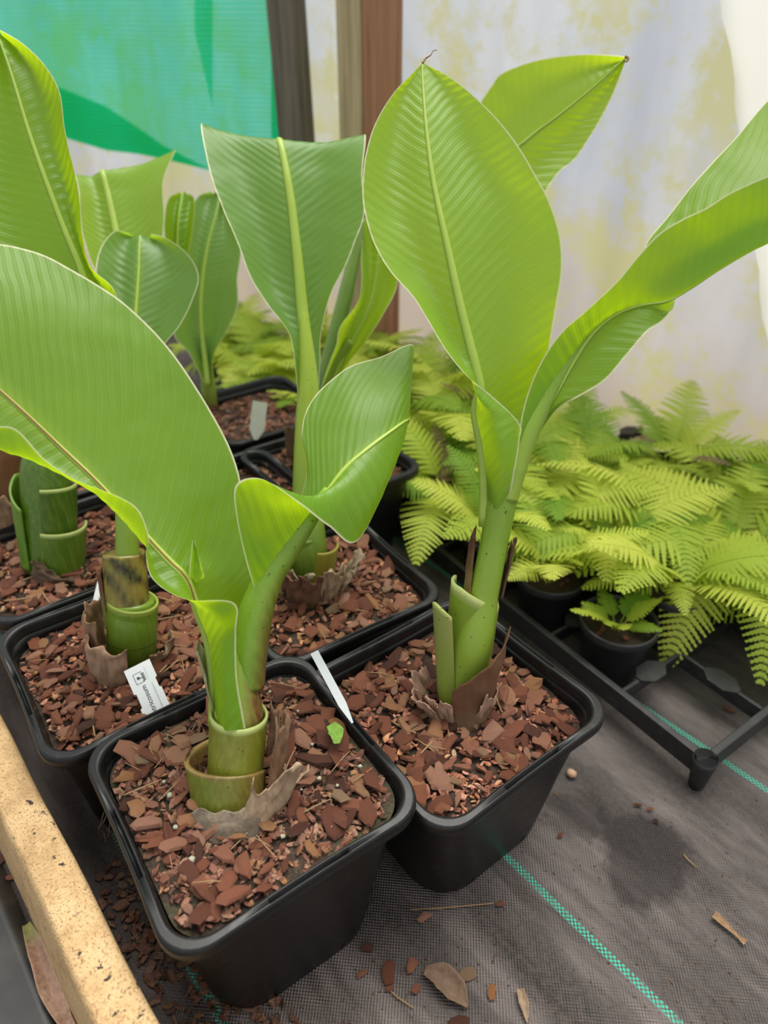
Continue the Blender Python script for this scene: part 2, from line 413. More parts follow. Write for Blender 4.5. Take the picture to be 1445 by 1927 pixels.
V = []; Fc = []
for i in range(41):
    for j in range(13):
        s_, n_ = -1.5+1.9*i/40, -.034-.5*(j/12)**1.3
        V.append(bp(n_, s_, .0035+.003*noise.noise(Vector((s_*9, n_*14, 0)))))
for i in range(40):
    for j in range(12): a = i*13+j; Fc.append((a, a+13, a+14, a+1))
g = NT('black_plastic_film'); nz = g.noise(9, g.obj(), 5)
g.set(Base_Color=g.mix(g.step(nz, .45, .7), (.012, .011, .010), (.06, .048, .038)), Roughness=.35); M['film'] = g.m
pf = part('plastic_film', V, Fc, M['film']); pf.modifiers.new('s', 'SOLIDIFY').thickness = .0006
tag(pf, 'dull black plastic film on the ground left of the board', 'plastic film')
# ------------------------------------------------------------------ bark chips
def chip_mesh(name, rnd, mat, elong):
    n = rnd.randint(5, 9); th = rnd.uniform(.09, .24)
    rr = [rnd.uniform(.5, 1.05) for _ in range(n)]
    cx, cy = rnd.uniform(-.1, .1), rnd.uniform(-.1, .1); bend = rnd.uniform(-.25, .3)
    V = []
    for lv, (sc, z) in enumerate(((.86, -th/2), (1, -th*.1), (.82, th/2))):
        for i in range(n):
            a = 2*math.pi*i/n+.3*math.sin(i*3.1); x = rr[i]*sc*math.cos(a)*.5; y = rr[i]*sc*math.sin(a)*.5*elong
            V.append(Vector((x, y, z*.6+bend*x*x+rnd.uniform(-.03, .03))))
    V.append(Vector((cx, cy*elong, th*.36+rnd.uniform(-.04, .06)))); V.append(Vector((0, 0, -th*.3)))
    Fc = []
    for lv in range(2):
        for i in range(n): j = (i+1) % n; Fc.append((lv*n+i, lv*n+j, (lv+1)*n+j, (lv+1)*n+i))
    for i in range(n):
        j = (i+1) % n; Fc.append((2*n+i, 2*n+j, 3*n)); Fc.append((j, i, 3*n+1))
    return mkmesh(name, V, Fc, mat, smooth=False)
crnd = random.Random(3)
EL = [.5, .62, .8, .33, .5, .7, .42, .6, .36, .55, .25, .7, .58, .45]
CHIPS = [chip_mesh('bark_chip', crnd, M['bark'], e) for e in EL]
CHIPSD = [chip_mesh('bark_chip', crnd, M['bark_damp'], e) for e in EL]
def insq(rnd, h, rc):
    while True:
        x, y = rnd.uniform(-h, h), rnd.uniform(-h, h)
        qx, qy = abs(x)-(h-rc), abs(y)-(h-rc)
        if qx > 0 and qy > 0 and qx*qx+qy*qy > rc*rc: continue
        return x, y
def frame_rot(rnd, tilt):
    return (Matrix.Rotation(rnd.uniform(0, 6.28), 3, 'Z') @ Matrix.Rotation(rnd.gauss(0, tilt), 3, 'X') @ Matrix.Rotation(rnd.gauss(0, tilt), 3, 'Y')).to_euler()

# ------------------------------------------------------------------ square pots
def rsq(h, r, m=8):
    """rounded square outline with extra verts for the rim slots; returns [(x,y,slotflag)]"""
    out = []
    for q in range(4):
        c, s = math.cos(q*math.pi/2), math.sin(q*math.pi/2)
        side = [(h, y, f) for y, f in ((-.9*(h-r), 0), (-.0375, 0), (-.0365, 1), (-.012, 1), (.012, 1), (.0365, 1), (.0375, 0), (.9*(h-r), 0))]
        arc = [(h-r+r*math.cos(a), h-r+r*math.sin(a), 0) for a in [math.pi/2*i/m for i in range(m+1)]]
        for x, y, f in side+arc: out.append((x*c-y*s, x*s+y*c, f))
    return out
HP = .2
def bow(p, z):      # sides sag inwards a little towards their middle
    x, y, f = p; m = max(abs(x), abs(y)); t = min(abs(x), abs(y))/m
    k = 1-.018*(1-t*t)**2*max(0, (z/HP))**2
    return (x*k, y*k) 
def loft(profile, close_bottom=False, close_top=False):
    V = []; Fc = []; n = None
    for h, r, z, dz in profile:
        ring = rsq(h, r); n = len(ring)
        for p in ring:
            x, y = bow(p, z); V.append(Vector((x, y, z-(dz if p[2] else 0))))
    for i in range(len(profile)-1):
        for j in range(n): a = i*n+j; b = i*n+(j+1) % n; Fc.append((a, b, b+n, a+n))
    if close_bottom: Fc.append(tuple(range(n-1, -1, -1)))
    if close_top: Fc.append(tuple((len(profile)-1)*n+j for j in range(n)))
    return V, Fc
body_prof = [(.078, .045, .004, 0), (.084, .046, 0, 0), (.0855, .046, .003, 0), (.0875, .045, .02, 0), (.0935, .042, .08, 0), (.1, .036, .15, 0), (.1035, .033, .180, 0), (.1045, .032, .1845, 0), (.107, .031, .186, 0),
             (.1046, .031, .1865, 0), (.1037, .03, .18, 0), (.099, .034, .14, 0), (.09, .04, .06, 0), (.084, .044, .008, 0)]
V, Fc = loft(body_prof, True, True); BODY = mkmesh('body', V, Fc, M['pot'])
rim_prof = [(.1045, .031, .1865, 0), (.1125, .032, .1845, 0), (.1150, .033, .1850, 0), (.1162, .0335, .1885, 0), (.1166, .034, .194, 0), (.1158, .0338, .1978, 0), (.1146, .0335, .1993, .0), (.1138, .0332, .1996, .0004), (.1136, .0332, .1996, .0085),
            (.1098, .032, .1998, .0085), (.1096, .032, .1998, .0004), (.1084, .0318, .1996, 0), (.1072, .0315, .1986, 0), (.1062, .0312, .196, 0), (.1045, .031, .188, 0)]
V, Fc = loft(rim_prof); RIM = mkmesh('rim', V, Fc, M['pot'])
def square_pot(label, x, y, rz, s=(1.0, 1.0)):
    t = thing('square_pot', label, 'pot', (x, y, 0), rz, 'square black pots of banana plants'); t.scale = (s[0], s[0], s[1])
    link('body', BODY, t); link('rim', RIM, t); return t
def soil(x, y, rz, z, label, mat, nchip, nstuff, seed, chips=CHIPS, big=(.012, .030), hole=.0, pexp=1.6, bmat='bark'):
    rnd = random.Random(seed); n = 40; h = .1025; V = []; Fc = []
    for j in range(n+1):
        for i in range(n+1):
            a, b = i/n*2-1, j/n*2-1; m = max(abs(a), abs(b)); q = 0 if m < 1e-9 else min(abs(a), abs(b))/m
            rc = .032; x_ = h; y_ = h*q                       # boundary of the rounded square along this direction
            if y_ > h-rc:
                th = math.atan2(q, 1); cc = (h-rc)*(math.cos(th)+math.sin(th)); rad = cc+math.sqrt(max(0, cc*cc-2*(h-rc)**2+rc*rc)); x_ = rad*math.cos(th)
            k = x_; a, b = a*k, b*k; l = math.hypot(a, b); k = 1
            V.append(Vector((a*k, b*k, .0025*noise.noise(Vector((a*60+seed, b*60, 0)))+.004*noise.noise(Vector((a*15, b*15, seed)))+.004*(1-(l/h)**2))))
    for j in range(n):
        for i in range(n): a = j*(n+1)+i; Fc.append((a, a+1, a+n+2, a+n+1))
    o = link('bark_mulch', mkmesh('bark_mulch', V, Fc, mat), None, (x, y, z), (0, 0, rz)); tag(o, label, 'mulch', 'bark mulch in the square pots')
    # small pieces, joined
    mb = MB()
    for _ in range(nstuff):
        px, py = insq(rnd, .099, .03); me = rnd.choice(chips); s = rnd.uniform(.007, .016)
        Mx = Matrix.Translation((px, py, .001+rnd.uniform(0, .0035)+.004*(1-(px*px+py*py)/.01))) @ frame_rot(rnd, .45).to_matrix().to_4x4() @ Matrix.Scale(s, 4)
        mb.add([Mx @ v.co for v in me.vertices], [tuple(p.vertices) for p in me.polygons])
    st = part('bark_crumbs', mb.V, mb.F, M[bmat], o, smooth=False); st['kind'] = 'stuff'
    placed = []
    for k in range(nchip):
        s = big[0]+(big[1]-big[0])*rnd.random()**pexp
        for _ in range(12):
            px, py = insq(rnd, .095, .03)
            if math.hypot(px, py) < hole: continue
            if all((px-a)**2+(py-b)**2 > (.34*(s+c))**2 for a, b, c in placed): break
        placed.append((px, py, s))
        c = link('bark_chip', rnd.choice(chips), o, (px, py, .0045+rnd.uniform(0, .005)+.004*(1-(px*px+py*py)/.01)), frame_rot(rnd, .28)); c.scale = (s, s, s*rnd.uniform(.7, 1.2))
    return o, rnd
TH = .646
PSC = {1: (1.035, 1.09), 2: (1.045, 1), 3: (1.02, 1), 4: (1.02, 1)}
POTS = {1: (-.1250, .4150, .612), 2: (.0740, .5290, .650), 3: (-.0821, .7244, .587), 4: (-.2966, .5972, .632), 5: (-.437, .790, .63),
        6: (-.092, 1.037, .64), 7: (-.24, 1.240, .64), 8: (-.235, .925, .64), 9: (-.585, .985, .63)}
PL = {1: 'front black square pot beside the pale timber board', 2: 'right-hand black square pot standing alone on the open woven cloth',
      3: 'black square pot behind the front two, touching both their rims', 4: 'black square pot at left holding the printed white label',
      5: 'black square pot at the far left edge holding a thick cut green stem', 6: 'black square pot in the distance behind the upright pale petiole, nearer than the grey label',
      7: 'farthest black square pot with a weathered grey label in it', 8: 'black square pot almost hidden behind the biggest leaf', 9: 'black square pot at the far left with a brown fibrous stump'}
ML = {1: 'mossy bark mulch with perlite and twigs in the front pot', 2: 'clean red bark mulch in the pot alone on the open cloth', 3: 'red bark mulch around the pale papery sheaths behind the front pots',
      4: 'red bark mulch around the printed white label', 5: 'red bark mulch around the thick cut green stem at left', 6: 'blurred brown bark mulch just nearer than the grey label',
      7: 'blurred brown bark mulch around the grey label', 8: 'bark mulch mostly hidden behind the biggest leaf', 9: 'bark mulch around the brown stump at far left'}
SZ = {1: .204, 2: .172, 3: .176, 4: .174, 5: .176, 6: .176, 7: .172, 8: .176, 9: .178}
CN = {1: (250, 1700, M['moss'], 'bark_crumb'), 2: (270, 1000, M['soil'], 'bark'), 3: (210, 800, M['soil'], 'bark'), 4: (260, 1000, M['soil'], 'bark'), 5: (170, 700, M['soil'], 'bark'),
      6: (110, 500, M['soil'], 'bark_damp'), 7: (110, 500, M['soil'], 'bark_damp'), 8: (60, 300, M['soil'], 'bark'), 9: (80, 400, M['soil'], 'bark')}
MUL = {}
for k, (x, y, r) in POTS.items():
    square_pot(PL[k], x, y, r, PSC.get(k, (1, 1)))
    n1, n2, mt, bm = CN[k]
    MUL[k] = soil(x, y, r, SZ[k], ML[k], mt, n1, n2, 20+k, CHIPSD if bm == 'bark_damp' else CHIPS, (.011, .044) if k == 1 else (.015, .042), .022, 1.8 if k == 1 else 1.3, bm)
    MUL[k][0].scale = (PSC.get(k, (1, 1))[0],)*2+(1,)
# twigs and perlite in the front pot
o, rnd = MUL[1]
tw = []
for i in range(3):
    L = 1; P = [Vector((-.5, 0, 0)), Vector((-.1, .04*(i-1), .01)), Vector((.5, .02, 0))]
    V, Fc = tubem(P, [.035, .045, .03], 6, steps=6); tw.append(mkmesh('twig', V, Fc, M['twig']))
pe = []
for i in range(3):
    V = []; Fc = []; n = 7
    for a, z in ((.5, -.35), (.95, 0), (.6, .4)):
        for q in range(n): rr = a*rnd.uniform(.4, .6); V.append(Vector((rr*math.cos(q*6.283/n), rr*math.sin(q*6.283/n), z*.8)))
    V.append(Vector((0, 0, .42)))
    for lv in range(2):
        for q in range(n): Fc.append((lv*n+q, lv*n+(q+1) % n, (lv+1)*n+(q+1) % n, (lv+1)*n+q))
    Fc += [(2*n+q, 2*n+(q+1) % n, 3*n) for q in range(n)]
    pe.append(mkmesh('perlite_grain', V, Fc, M['perlite']))
for i in range(22):
    px, py = insq(rnd, .09, .03)
    c = link('twig', rnd.choice(tw), o, (px, py, .010+rnd.uniform(0, .003)), (0, rnd.gauss(0, .08), rnd.uniform(0, 6.28))); s = rnd.uniform(.012, .035); c.scale = (s, s*.55, s*.55)
for i in range(26):
    px, py = insq(rnd, .09, .03); s = rnd.uniform(.0025, .0065)
    if math.hypot(px, py) > .03: c = link('perlite_grain', rnd.choice(pe), o, (px, py, .0095), (0, 0, rnd.uniform(0, 6))); c.scale = (s, s, s)
for k in (2, 4, 5, 3):
    o, rnd = MUL[k]
    for i in range(9):
        px, py = insq(rnd, .085, .03)
        c = link('twig', rnd.choice(tw), o, (px, py, .011), (0, rnd.gauss(0, .12), rnd.uniform(0, 6.28))); s = rnd.uniform(.015, .04); c.scale = (s, s*.7, s*.7)

# ------------------------------------------------------------------ banana plants
def leaf(parent, base, st, mat, bowd=.012, ribr=.005, rib_end=.0008, nv=150, nu=40, pleat=.00034, groove=False):
    """st: stations base->tip, each 3 or 5 control points; the middle one is absolute (u,v,d), the others (u,v,depth offset)"""
    ctl = []
    for s in st:
        m = s[len(s)//2]; q = [at(p[0], p[1], m[2]+(0 if p is m else p[2])) for p in s]
        if len(q) == 3:
            q = [q[0], (q[0]+q[1])/2+FW*bowd, q[1], (q[1]+q[2])/2+FW*bowd, q[2]]
        ctl.append(q)
    n = len(ctl); rows = []
    for i in range(nv+1):
        t = i/nv*(n-1); rows.append([cr([c[k] for c in ctl], t) for k in range(5)])
    G = [[cr(r, j/nu*4) for j in range(nu+1)] for r in rows]
    # arc length along the midrib
    vv = [0]
    for i in range(nv): vv.append(vv[-1]+(rows[i+1][2]-rows[i][2]).length)
    V = []; UV = []; ED = []; Fc = []
    for i in range(nv+1):
        wl = [0]; 
        for j in range(nu): wl.append(wl[-1]+(G[i][j+1]-G[i][j]).length)
        for j in range(nu+1):
            u = j/nu*2-1
            a = G[min(i+1, nv)][j]-G[max(i-1, 0)][j]; b = G[i][min(j+1, nu)]-G[i][max(j-1, 0)]
            nn = a.cross(b); nn = nn.normalized() if nn.length > 1e-12 else Vector((0, 0, 1))
            e = min(wl[j], wl[-1]-wl[j])
            wq = vv[i]-(.72*abs(wl[j]-wl[nu//2])); ph = (wq+.010*noise.noise(G[i][j]*14))/.0125
            amp = pleat*(.5+.9*abs(noise.noise(G[i][j]*18)))*min(1, e/.01)*min(1, abs(u)/.15)
            p = G[i][j]+nn*(amp*math.sin(2*math.pi*ph)+.0006*noise.noise(G[i][j]*45)*min(1, abs(u)*2))
            V.append(p); UV.append((u, wq)); ED.append((e, 0))
    for i in range(nv):
        for j in range(nu): a = i*(nu+1)+j; Fc.append((a, a+1, a+nu+2, a+nu+1))
    lo = part('leaf', V, Fc, mat, parent, base, uv=UV, uv2=ED)
    if ribr:
        idx = list(range(0, nv+1, 6)); P = [rows[i][2] for i in idx]
        nrm = (rows[nv//2][2+1]-rows[nv//2][2]).cross(rows[nv//2+6][2]-rows[nv//2][2]).normalized()
        rad = [ribr+(rib_end-ribr)*(k/(len(P)-1))**.8 for k in range(len(P))]
        Vt, Ft = tubem(P, rad, 10, flat=.62, flatdir=nrm, steps=len(P)*2)
        part('midrib', Vt, Ft, M['midrib'], lo, base)
        if groove:
            sgn = -1 if nrm.dot(FW) > 0 else 1
            Pg = [p+nrm*(sgn*r*.56) for p, r in zip(P, rad)]
            Vt, Ft = tubem(Pg[4:], [.0009]*len(Pg[4:]), 8, flat=.6, flatdir=nrm, steps=len(Pg)*2); part('midrib_line', Vt, Ft, M['redline'], lo, base)
    return lo
GREEN = (.16, .30, .022); DGREEN = (.075, .16, .015); YG = (.30, .42, .05); PALE = (.42, .48, .16); RED = (.14, .035, .018); BRN = (.16, .07, .03); TAN = (.50, .36, .23); PINKTAN = (.54, .34, .24)
def stem(parent, base, pts, name='pseudostem', n=24, flat=1.0, colfn=None, mat='stem'):
    P = [at(u, v, d) for u, v, d, r in pts]; rad = [r*d/F for u, v, d, r in pts]
    V, Fc = tubem(P, rad, n, flat=flat, steps=(len(P)-1)*10)
    nr = len(V)//n; col = []
    for i in range(nr):
        for k in range(n):
            col.append(colfn(i/(nr-1), (V[i*n+k]-sum((V[i*n+q] for q in range(n)), Vector())/n).normalized()) if colfn else GREEN)
    return part(name, V, Fc, M[mat], parent, base, col=col)
def shell(parent, base, name, b, t, r0, r1, a0, a1, topfn, colfn, mat='stem', th=.0022, crinkle=0, flare=0, na=36, nh=22, seed=0):
    """open sheath: centre runs b->t (world), radius r0->r1, angles in degrees (-90 faces the camera), topfn(f)->height fraction"""
    ax = (t-b).normalized(); X = (Vector((1, 0, 0))-ax*ax.x).normalized(); Y = ax.cross(X) * 1
    V = []; col = []; Fc = []
    for side in (0, 1):
        for j in range(nh+1):
            for i in range(na+1):
                f = i/na; a = math.radians(a0+(a1-a0)*f); h = j/nh*topfn(f)
                r = r0+(r1-r0)*h+flare*h*h*h-side*th
                c = b+(t-b)*h
                if crinkle:
                    q = Vector((f*7+seed, h*5, seed*3.3)); r += crinkle*h*noise.noise(q); c = c+ax*(crinkle*.8*h*noise.noise(q*1.7))
                    a += crinkle*12*h*noise.noise(q*.9+Vector((9, 0, 0)))
                V.append(c+X*(r*math.cos(a))+Y*(r*math.sin(a))); col.append(colfn(f, j/nh, side))
    k = (na+1)*(nh+1)
    for j in range(nh):
        for i in range(na):
            a = j*(na+1)+i; Fc.append((a, a+1, a+na+2, a+na+1)); Fc.append((k+a+1, k+a, k+a+na+1, k+a+na+2))
    for i in range(na):
        a = nh*(na+1)+i; Fc.append((a, a+1, k+a+1, k+a)); a = i; Fc.append((a+1, a, k+a, k+a+1))
    for j in range(nh):
        a = j*(na+1); Fc.append((a, a+na+1, k+a+na+1, k+a)); a += na; Fc.append((a+na+1, a, k+a, k+a+na+1))
    return part(name, V, Fc, M[mat], parent, base, col=col)
def lerp(a, b, t): t = max(0, min(1, t)); return tuple(x+(y-x)*t for x, y in zip(a, b))
def plant(label, base): return thing('banana_plant', label, 'plant', base, 0, 'potted banana plants')
jag = lambda s, lo, amp: (lambda f: lo+amp*noise.noise(Vector((f*3.2+s, s, 0)))+amp*.22*noise.noise(Vector((f*13+s, 1, s))))

# --- plant 1 (front)
b1 = onz(445, 1500, SZ[1]); p1 = plant('front banana plant with a huge leaf reaching left, cut stem above mossy bark', b1)
D1 = (b1-CAM).dot(FW)
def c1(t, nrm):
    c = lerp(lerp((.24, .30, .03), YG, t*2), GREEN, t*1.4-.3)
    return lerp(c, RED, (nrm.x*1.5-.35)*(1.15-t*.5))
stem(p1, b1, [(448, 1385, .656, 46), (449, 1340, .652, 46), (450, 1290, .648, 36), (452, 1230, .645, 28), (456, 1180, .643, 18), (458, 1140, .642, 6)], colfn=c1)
A = [
 [(462, 1370, -.026), (425, 1375, -.030), (402, 1365, .655), (415, 1350, .015), (455, 1345, .025)],
 [(446, 1275, -.030), (420, 1292, -.028), (401, 1292, .646), (420, 1260, .02), (452, 1255, .012)],
 [(444, 1190, -.030), (420, 1205, -.026), (392, 1208, .640), (425, 1180, .02), (466, 1160, .014)],
 [(440, 1134, -.036), (405, 1160, -.030), (371, 1150, .632), (420, 1130, .022), (476, 1100, .020)],
 [(350, 1128, -.034), (345, 1122, -.018), (352, 1092, .626), (415, 1085, .024), (482, 1055, .028)],
 [(290, 1092, -.024), (298, 1085, -.010), (318, 1056, .622), (390, 1040, .026), (472, 1008, .036)],
 [(275, 1046, -.016), (282, 1045, -.006), (290, 1026, .620), (370, 985, .026), (456, 940, .042)],
 [(280, 1015, -.020), (268, 1020, -.006), (262, 995, .618), (350, 945, .026), (449, 890, .046)],
 [(262, 962, -.026), (236, 978, -.012), (222, 950, .616), (310, 880, .026), (425, 826, .050)],
 [(222, 934, -.024), (185, 934, -.010), (172, 897, .613), (265, 815, .026), (375, 738, .052)],
 [(150, 906, -.020), (118, 892, -.008), (118, 846, .610), (210, 740, .026), (312, 648, .052)],
 [(88, 868, -.020), (55, 862, -.010), (62, 792, .606), (145, 660, .026), (235, 572, .052)],
 [(30, 808, -.024), (0, 845, -.014), (5, 740, .602), (80, 610, .024), (150, 516, .050)],
 [(-30, 800, -.020), (-60, 800, -.010), (-55, 690, .598), (10, 560, .022), (60, 472, .046)],
 [(-110, 760, -.010), (-120, 730, 0), (-130, 635, .594), (-80, 520, .018), (-40, 458, .036)],
 [(-190, 680, 0), (-195, 640, 0), (-205, 590, .590), (-180, 530, .010), (-150, 480, .020)],
 [(-270, 560, 0), (-270, 555, 0), (-272, 550, .586), (-270, 545, 0), (-268, 540, 0)]]
leaf(p1, b1, A, M['leaf'], ribr=.0052, nv=200, groove=True)
B = [
 [(484, 1122, -.004), (485, 1126, -.002), (487, 1130, .641), (492, 1122, .004), (496, 1114, .006)],
 [(462, 1052, -.022), (490, 1070, -.012), (516, 1072, .640), (528, 1050, .010), (540, 1010, .016)],
 [(444, 965, -.036), (490, 1010, -.020), (548, 1022, .640), (560, 985, .014), (568, 930, .024)],
 [(445, 912, -.048), (515, 960, -.028), (578, 975, .642), (580, 930, .018), (578, 872, .036)],
 [(492, 902, -.056), (565, 938, -.034), (612, 930, .646), (596, 880, .020), (568, 812, .046)],
 [(560, 945, -.050), (610, 930, -.030), (650, 880, .654), (622, 820, .020), (588, 752, .052)],
 [(618, 990, -.040), (660, 930, -.026), (694, 842, .664), (668, 770, .018), (650, 694, .056)],
 [(672, 1018, -.030), (712, 920, -.020), (734, 812, .678), (722, 740, .016), (714, 672, .056)],
 [(732, 905, -.010), (752, 850, -.008), (766, 790, .700), (772, 720, .014), (776, 648, .048)],
 [(738, 880, .020), (756, 840, .024), (766, 800, .735), (768, 745, .018), (770, 690, .030)]]
leaf(p1, b1, B, M['leaf'], ribr=.0035, rib_end=.0015, nv=160)
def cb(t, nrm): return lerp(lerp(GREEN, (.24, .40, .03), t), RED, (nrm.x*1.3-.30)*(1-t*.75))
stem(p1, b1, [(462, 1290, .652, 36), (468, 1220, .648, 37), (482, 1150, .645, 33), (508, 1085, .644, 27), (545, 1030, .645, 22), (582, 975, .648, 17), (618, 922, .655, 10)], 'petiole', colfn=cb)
leaf(p1, b1, [[(366, 1080, 0), (364, 1085, .632), (370, 1088, 0)], [(356, 1085, -.006), (368, 1095, .628), (384, 1088, -.003)], [(360, 1040, -.006), (368, 1060, .624), (378, 1062, -.003)], [(362, 1018, 0), (363, 1016, .622), (365, 1018, 0)]], M['leaf_young'], ribr=0, nv=40, nu=16, bowd=.004)
# cut tubes and papery remains
top = at(448, 1340, .652); bot = at(440, 1490, D1)
shell(p1, b1, 'cut_sheath', bot, at(450, 1335, .651), .0245, .0262, -200, 140, lambda f: .88+.55*abs(f-.36)**1.5, lambda f, h, s: PALE if h > .93 or s else lerp((.20, .20, .02), (.17, .17, .018), h))
shell(p1, b1, 'cut_sheath', at(436, 1530, D1+.002), at(430, 1420, .660), .033, .0400, -235, -20, lambda f: .78+.36*(1-f)**1.4, lambda f, h, s: lerp((.46, .28, .10), (.20, .12, .04), f*1.6) if h > .93 else lerp((.15, .18, .02), (.20, .11, .03), abs(f-.55)*2.2) if not s else (.22, .13, .04), th=.0045)
shell(p1, b1, 'dry_sheath', at(440, 1535, D1), at(438, 1400, .662), .033, .043, -262, -165, jag(2, .92, .25), lambda f, h, s: BRN, 'dry', crinkle=.006, th=.001, seed=2)
shell(p1, b1, 'dry_sheath', at(450, 1535, D1), at(475, 1300, .655), .033, .034, -35, 60, jag(5, .85, .5), lambda f, h, s: lerp(BRN, (.24, .14, .08), h), 'dry', crinkle=.009, th=.001, seed=5)
shell(p1, b1, 'dry_sheath', at(452, 1540, D1-.002), at(482, 1395, .655), .034, .050, -80, 10, jag(9, .80, .35), lambda f, h, s: TAN, 'dry', crinkle=.010, th=.0012, flare=.006, seed=9)
shell(p1, b1, 'dry_sheath', at(448, 1575, D1-.002), at(446, 1475, .668), .044, .050, -190, 5, jag(13, .62, .45), lambda f, h, s: lerp((.12, .10, .07), (.33, .27, .19), h*1.1-.2), 'dry', crinkle=.007, th=.0015, seed=13)
shell(p1, b1, 'dry_sheath', at(418, 1330, .650), at(392, 1205, .640), .010, .012, -260, -130, jag(4, .9, .2), lambda f, h, s: lerp((.30, .33, .12), (.55, .50, .30), h), 'dry', crinkle=.003, th=.0008, seed=4)

# --- plant 2 (right)
b2 = onz(862, 1325, SZ[2]); D2 = (b2-CAM).dot(FW)
p2 = plant('tall banana plant with a broad upright leaf, standing alone on the open cloth', b2)
g2 = lambda t, n: lerp(YG, lerp((.24, .38, .03), GREEN, t), t*2)
stem(p2, b2, [(868, 1325, D2, 36), (888, 1220, .752, 36), (910, 1120, .736, 28), (930, 1020, .724, 26), (944, 940, .716, 29), (952, 880, .712, 34), (962, 830, .710, 26), (968, 790, .710, 10)], colfn=g2)
Cc = [
 [(950, 985, -.010), (930, 990, -.010), (914, 990, .722), (930, 970, .012), (952, 975, .012)],
 [(966, 900, -.020), (938, 905, -.022), (914, 905, .714), (940, 880, .014), (966, 885, .016)],
 [(978, 828, -.026), (940, 838, -.030), (906, 830, .708), (945, 810, .016), (984, 815, .022)],
 [(976, 795, -.030), (925, 785, -.026), (896, 775, .704), (945, 765, .016), (992, 772, .026)],
 [(922, 742, -.024), (898, 745, -.020), (903, 735, .700), (950, 725, .014), (1010, 728, .024)],
 [(876, 706, -.016), (882, 702, -.006), (895, 690, .696), (955, 682, .012), (1030, 676, .016)],
 [(834, 652, -.012), (855, 645, .003), (880, 630, .692), (955, 622, .010), (1040, 620, .004)],
 [(782, 566, -.012), (820, 565, .006), (862, 556, .688), (950, 545, .010), (1050, 562, -.006)],
 [(735, 512, -.012), (790, 510, .008), (850, 500, .686), (950, 488, .010), (1058, 508, -.010)],
 [(704, 458, -.012), (770, 452, .008), (838, 445, .685), (945, 430, .010), (1055, 448, -.010)],
 [(686, 400, -.012), (750, 395, .008), (826, 392, .685), (935, 375, .010), (1036, 384, -.010)],
 [(682, 345, -.012), (745, 340, .008), (815, 338, .686), (910, 320, .010), (1008, 330, -.010)],
 [(688, 290, -.012), (742, 285, .007), (807, 282, .688), (885, 268, .008), (972, 270, -.008)],
 [(706, 232, -.010), (752, 226, .006), (801, 228, .691), (860, 215, .006), (930, 218, -.006)],
 [(738, 178, -.007), (766, 172, .004), (797, 176, .695), (836, 168, .004), (880, 170, -.004)],
 [(770, 143, -.003), (783, 140, .002), (795, 140, .698), (815, 138, .002), (838, 140, -.002)],
 [(793, 119, 0), (794, 119, 0), (795, 118, .700), (797, 119, 0), (799, 120, 0)]]
leaf(p2, b2, Cc, M['leaf_young'], ribr=.0078, nv=200)
V, Fc = tubem([at(795, 119, .700), at(801, 110, .700), at(810, 104, .698), at(815, 96, .699), at(823, 94, .70)], [.0012, .0008, .0006, .0006, .0003], 6); part('dry_tip', V, Fc, M['twig'], p2, b2)
V, Fc = tubem([at(1176, 106, .799), at(1182, 110, .799), at(1178, 116, .799), at(1172, 112, .799)], [.0016, .0014, .0010, .0005], 6); part('dry_tip', V, Fc, M['twig'], p2, b2)
leafD = [
 [(935, 560, 0), (945, 560, .790), (958, 560, 0)],
 [(900, 420, -.006), (932, 430, .800), (975, 450, .004)],
 [(885, 300, -.012), (938, 335, .806), (1005, 400, .006)],
 [(893, 220, -.018), (960, 290, .808), (1026, 362, .010)],
 [(905, 190, -.020), (985, 268, .808), (1052, 325, .012)],
 [(925, 160, -.022), (1012, 246, .808), (1082, 300, .014)],
 [(945, 137, -.020), (1045, 222, .806), (1108, 262, .014)],
 [(1010, 113, -.016), (1085, 190, .804), (1132, 222, .012)],
 [(1090, 102, -.010), (1130, 152, .802), (1154, 178, .008)],
 [(1150, 103, -.004), (1160, 124, .800), (1168, 140, .004)],
 [(1178, 106, 0), (1179, 108, .799), (1179, 110, 0)]]
leaf(p2, b2, leafD, M['leaf_young'], ribr=.003, nv=130, bowd=.006)
stem(p2, b2, [(955, 880, .722, 16), (952, 760, .748, 13), (946, 640, .772, 11), (942, 540, .790, 8), (934, 440, .800, 6)], 'petiole', colfn=g2)
